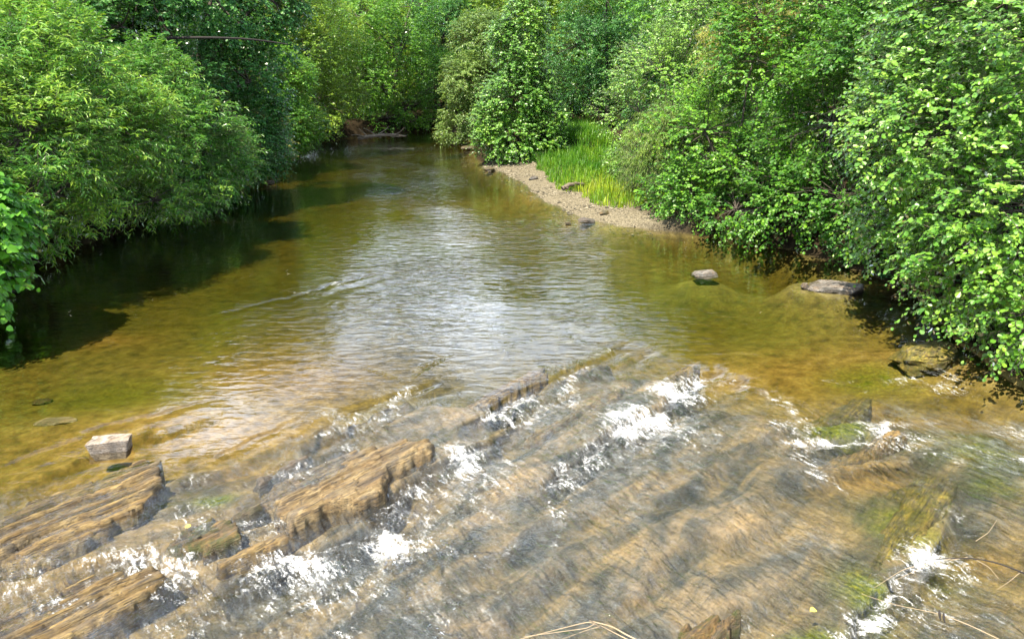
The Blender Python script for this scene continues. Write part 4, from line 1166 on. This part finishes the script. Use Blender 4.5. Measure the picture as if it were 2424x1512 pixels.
# ------------------------------------------------------------------ wood lying about
def wood_thing(name, label, cat, paths, mat, group=None, sides=6):
    V, Fq = tubes(paths, sides)
    c = np.array([V[:, 0].mean(), V[:, 1].mean(), V[:, 2].min()])
    o = link(name, make_mesh(name, V - c, [Fq], smooth=True), mat, loc=c)
    return tag(o, label, cat, group)


def px_path(l, z):
    return np.array([(*at(a, b, zz), zz) for (a, b), zz in zip(l, z)])


def smooth_path(P, n=16):
    P = np.asarray(P, float)
    t = np.linspace(0, 1, len(P))
    tt = np.linspace(0, 1, n)
    Q = np.stack([np.interp(tt, t, P[:, k]) for k in range(3)], -1)
    for _ in range(2):
        Q[1:-1] = .25 * Q[:-2] + .5 * Q[1:-1] + .25 * Q[2:]
    return Q


M_TWIG = bark_material('twig_pale', (0.20, 0.15, 0.09), (0.45, 0.36, 0.24))
M_TWIGD = bark_material('twig_dark', (0.010, 0.008, 0.008), (0.030, 0.025, 0.022))
M_DRIFT = bark_material('driftwood', (0.05, 0.04, 0.03), (0.20, 0.16, 0.12))
M_ROOT = bark_material('root_wood', (0.10, 0.08, 0.06), (0.30, 0.25, 0.19))
rw = np.random.default_rng(77)


def drift(cx, cy_, z, L, ang, r, rng, k=5):
    d = np.array([math.cos(ang), math.sin(ang), .03])
    a = np.array([cx, cy_, z])
    ps = [(curve(a - d * L / 2, a + d * L / 2, rng, .08, 9), r * np.linspace(1.1, .5, 9))]
    for j in range(k):
        s = a + d * L * rng.uniform(-.4, .4)
        e = s + np.array([rng.normal(0, .22), rng.normal(0, .22), rng.uniform(.03, .25)]) * L
        ps.append((curve(s, e, rng, .1, 5), r * np.linspace(.5, .12, 5)))
    return ps


def gz_at(x, y):
    return float(bed_height(np.array([[x]]), np.array([[y]]), False)[0][0, 0])


x, y = at(1362, 464)
wood_thing('driftwood', 'dark knotty piece of driftwood lying on the gravel bar', 'driftwood', drift(x, y, gz_at(x, y) + .12, 1.0, .5, .07, rw, 6), M_DRIFT)
x, y = at(500, 445)
wood_thing('driftwood', 'pale dead branch caught under the bushes at the left waterline', 'driftwood', drift(x, y, .12, 1.6, -.15, .05, rw, 4), M_ROOT)
x, y = at(905, 332)
wood_thing('driftwood', 'heap of pale washed roots on the shore at the bend', 'driftwood', drift(x, y, .14, 2.6, .25, .10, rw, 9), M_ROOT)
x, y = at(1100, 345)
wood_thing('driftwood', 'dark fallen branch trailing in the water under the grey-green alder', 'driftwood', drift(x, y, .10, 1.6, .1, .06, rw, 8), M_DRIFT)
# the long bare branch of the dark alder is its own limb
z0 = 4.0
bb = []
for (a, b, dep) in ((345, 104, 24.6), (440, 97, 24.2), (540, 95, 24.2), (640, 98, 24.8), (720, 110, 25.4)):
    bb.append(((a - 1212) / F_PX * dep * 1.02, dep, CAM_H + (HORIZON - b) / F_PX * dep))
alder = [o for o in SC.objects if o.get('label', '').startswith('tall dark alder')][0]
V, Fq = tubes([(smooth_path(bb, 14), np.linspace(.05, .018, 14))], 7)
link('branch', make_mesh('branch', V - np.array(alder.location), [Fq], smooth=True), M_TWIGD, alder)

wood_thing('twig', 'pale forked twig caught at the bottom edge in front of the rapids', 'twig', [
    (smooth_path(px_path([(1230, 1512), (1370, 1476), (1400, 1470), (1500, 1520)], (.25, .28, .30, .3))), np.linspace(0.0025, 0.0043, 16)),
    (smooth_path(px_path([(1240, 1506), (1330, 1494), (1390, 1486), (1410, 1474)], (.25, .28, .30, .3))), np.linspace(0.0019, 0.0031, 16)),
    (smooth_path(px_path([(1395, 1468), (1450, 1482), (1480, 1500), (1540, 1530)], (.30, .3, .32, .3))), np.linspace(0.0037, 0.0062, 16)),
    (smooth_path(px_path([(1330, 1512), (1390, 1490), (1420, 1482)], (.22, .26, .3))), np.linspace(0.0012, 0.0025, 16))], M_TWIG, 'twigs over the rapids')
wood_thing('twig', 'thin dark twig crossing the pale forked one near the bottom edge', 'twig', [
    (smooth_path(px_path([(1355, 1432), (1400, 1470), (1480, 1512), (1500, 1530)], (.35, .32, .3, .3))), np.linspace(0.0012, 0.0031, 16)),
    (smooth_path(px_path([(1440, 1440), (1500, 1490), (1540, 1530)], (.35, .32, .3))), np.linspace(0.0012, 0.0025, 16))], M_TWIGD, 'twigs over the rapids')
br = wood_thing('branch', 'dark branch reaching in from the right with pale dry tips over the rapids', 'branch', [
    (smooth_path(px_path([(2190, 1325), (2290, 1318), (2360, 1330), (2440, 1362), (2520, 1400)], (.40, .42, .45, .5, .6))), np.linspace(0.0031, 0.0074, 16))], M_TWIGD)
V, Fq = tubes([
    (smooth_path(px_path([(2120, 1372), (2200, 1335), (2290, 1318)], (.36, .38, .42))), np.linspace(0.0012, 0.0031, 16)),
    (smooth_path(px_path([(2070, 1390), (2140, 1345), (2250, 1322)], (.34, .38, .42))), np.linspace(0.0012, 0.0031, 16)),
    (smooth_path(px_path([(2300, 1320), (2340, 1340), (2365, 1370)], (.42, .40, .38))), np.linspace(0.0025, 0.0012, 16)),
    (smooth_path(px_path([(2420, 1350), (2390, 1375), (2360, 1395)], (.48, .44, .40))), np.linspace(0.0025, 0.0012, 16)),
    (smooth_path(px_path([(2310, 1280), (2340, 1260), (2360, 1230)], (.42, .44, .46))), np.linspace(0.0025, 0.0012, 16))], 5)
link('dry_tips', make_mesh('dry_tips', V - np.array(br.location), [Fq], smooth=True), M_TWIG, br)
tw = wood_thing('twig', 'long thin bent twig holding two black catkins at lower right', 'twig', [
    (smooth_path(px_path([(2040, 1405), (2120, 1432), (2220, 1450), (2300, 1480), (2400, 1530)], (.32, .34, .36, .38, .4))), np.linspace(0.0012, 0.0037, 16))], M_TWIG, 'twigs over the rapids')
for (a, b) in ((2224, 1455), (2234, 1462)):
    P = px_path([(a, b - 12), (a, b - 4), (a + 1, b + 4), (a + 3, b + 12)], (.40, .385, .365, .35))
    V, Fq = tubes([(P, (.004, .009, .009, .003))], 6)
    link('catkin', make_mesh('catkin', V - np.array(tw.location), [Fq], smooth=True), M_TWIGD, tw)

kl = NT('yellow_leaf')
M_YL = kl.done(kl.n('ShaderNodeBsdfDiffuse', None, Color=(0.72, 0.60, 0.10)).outputs[0])
for (a, b, zz, rz, lab) in ((445, 1248, .02, .4, 'fallen yellow leaf lying on the low brown slate hump'), (1930, 1441, -.13, 2.0, 'fallen yellow leaf floating above green moss at lower right')):
    x, y = at(a, b, zz)
    tp = LEAF['heart'] * .055
    V = np.concatenate([tp, tp + [0, 0, -.002]])
    o = link('fallen_leaf', make_mesh('fallen_leaf', V, [np.array([(0, 1, 2, 3), (0, 3, 4, 5), (6, 9, 8, 7), (6, 11, 10, 9)])]), M_YL, loc=(x, y, zz))
    o.rotation_euler = (.1, -.15, rz)
    tag(o, lab, 'leaf', 'fallen yellow leaves')
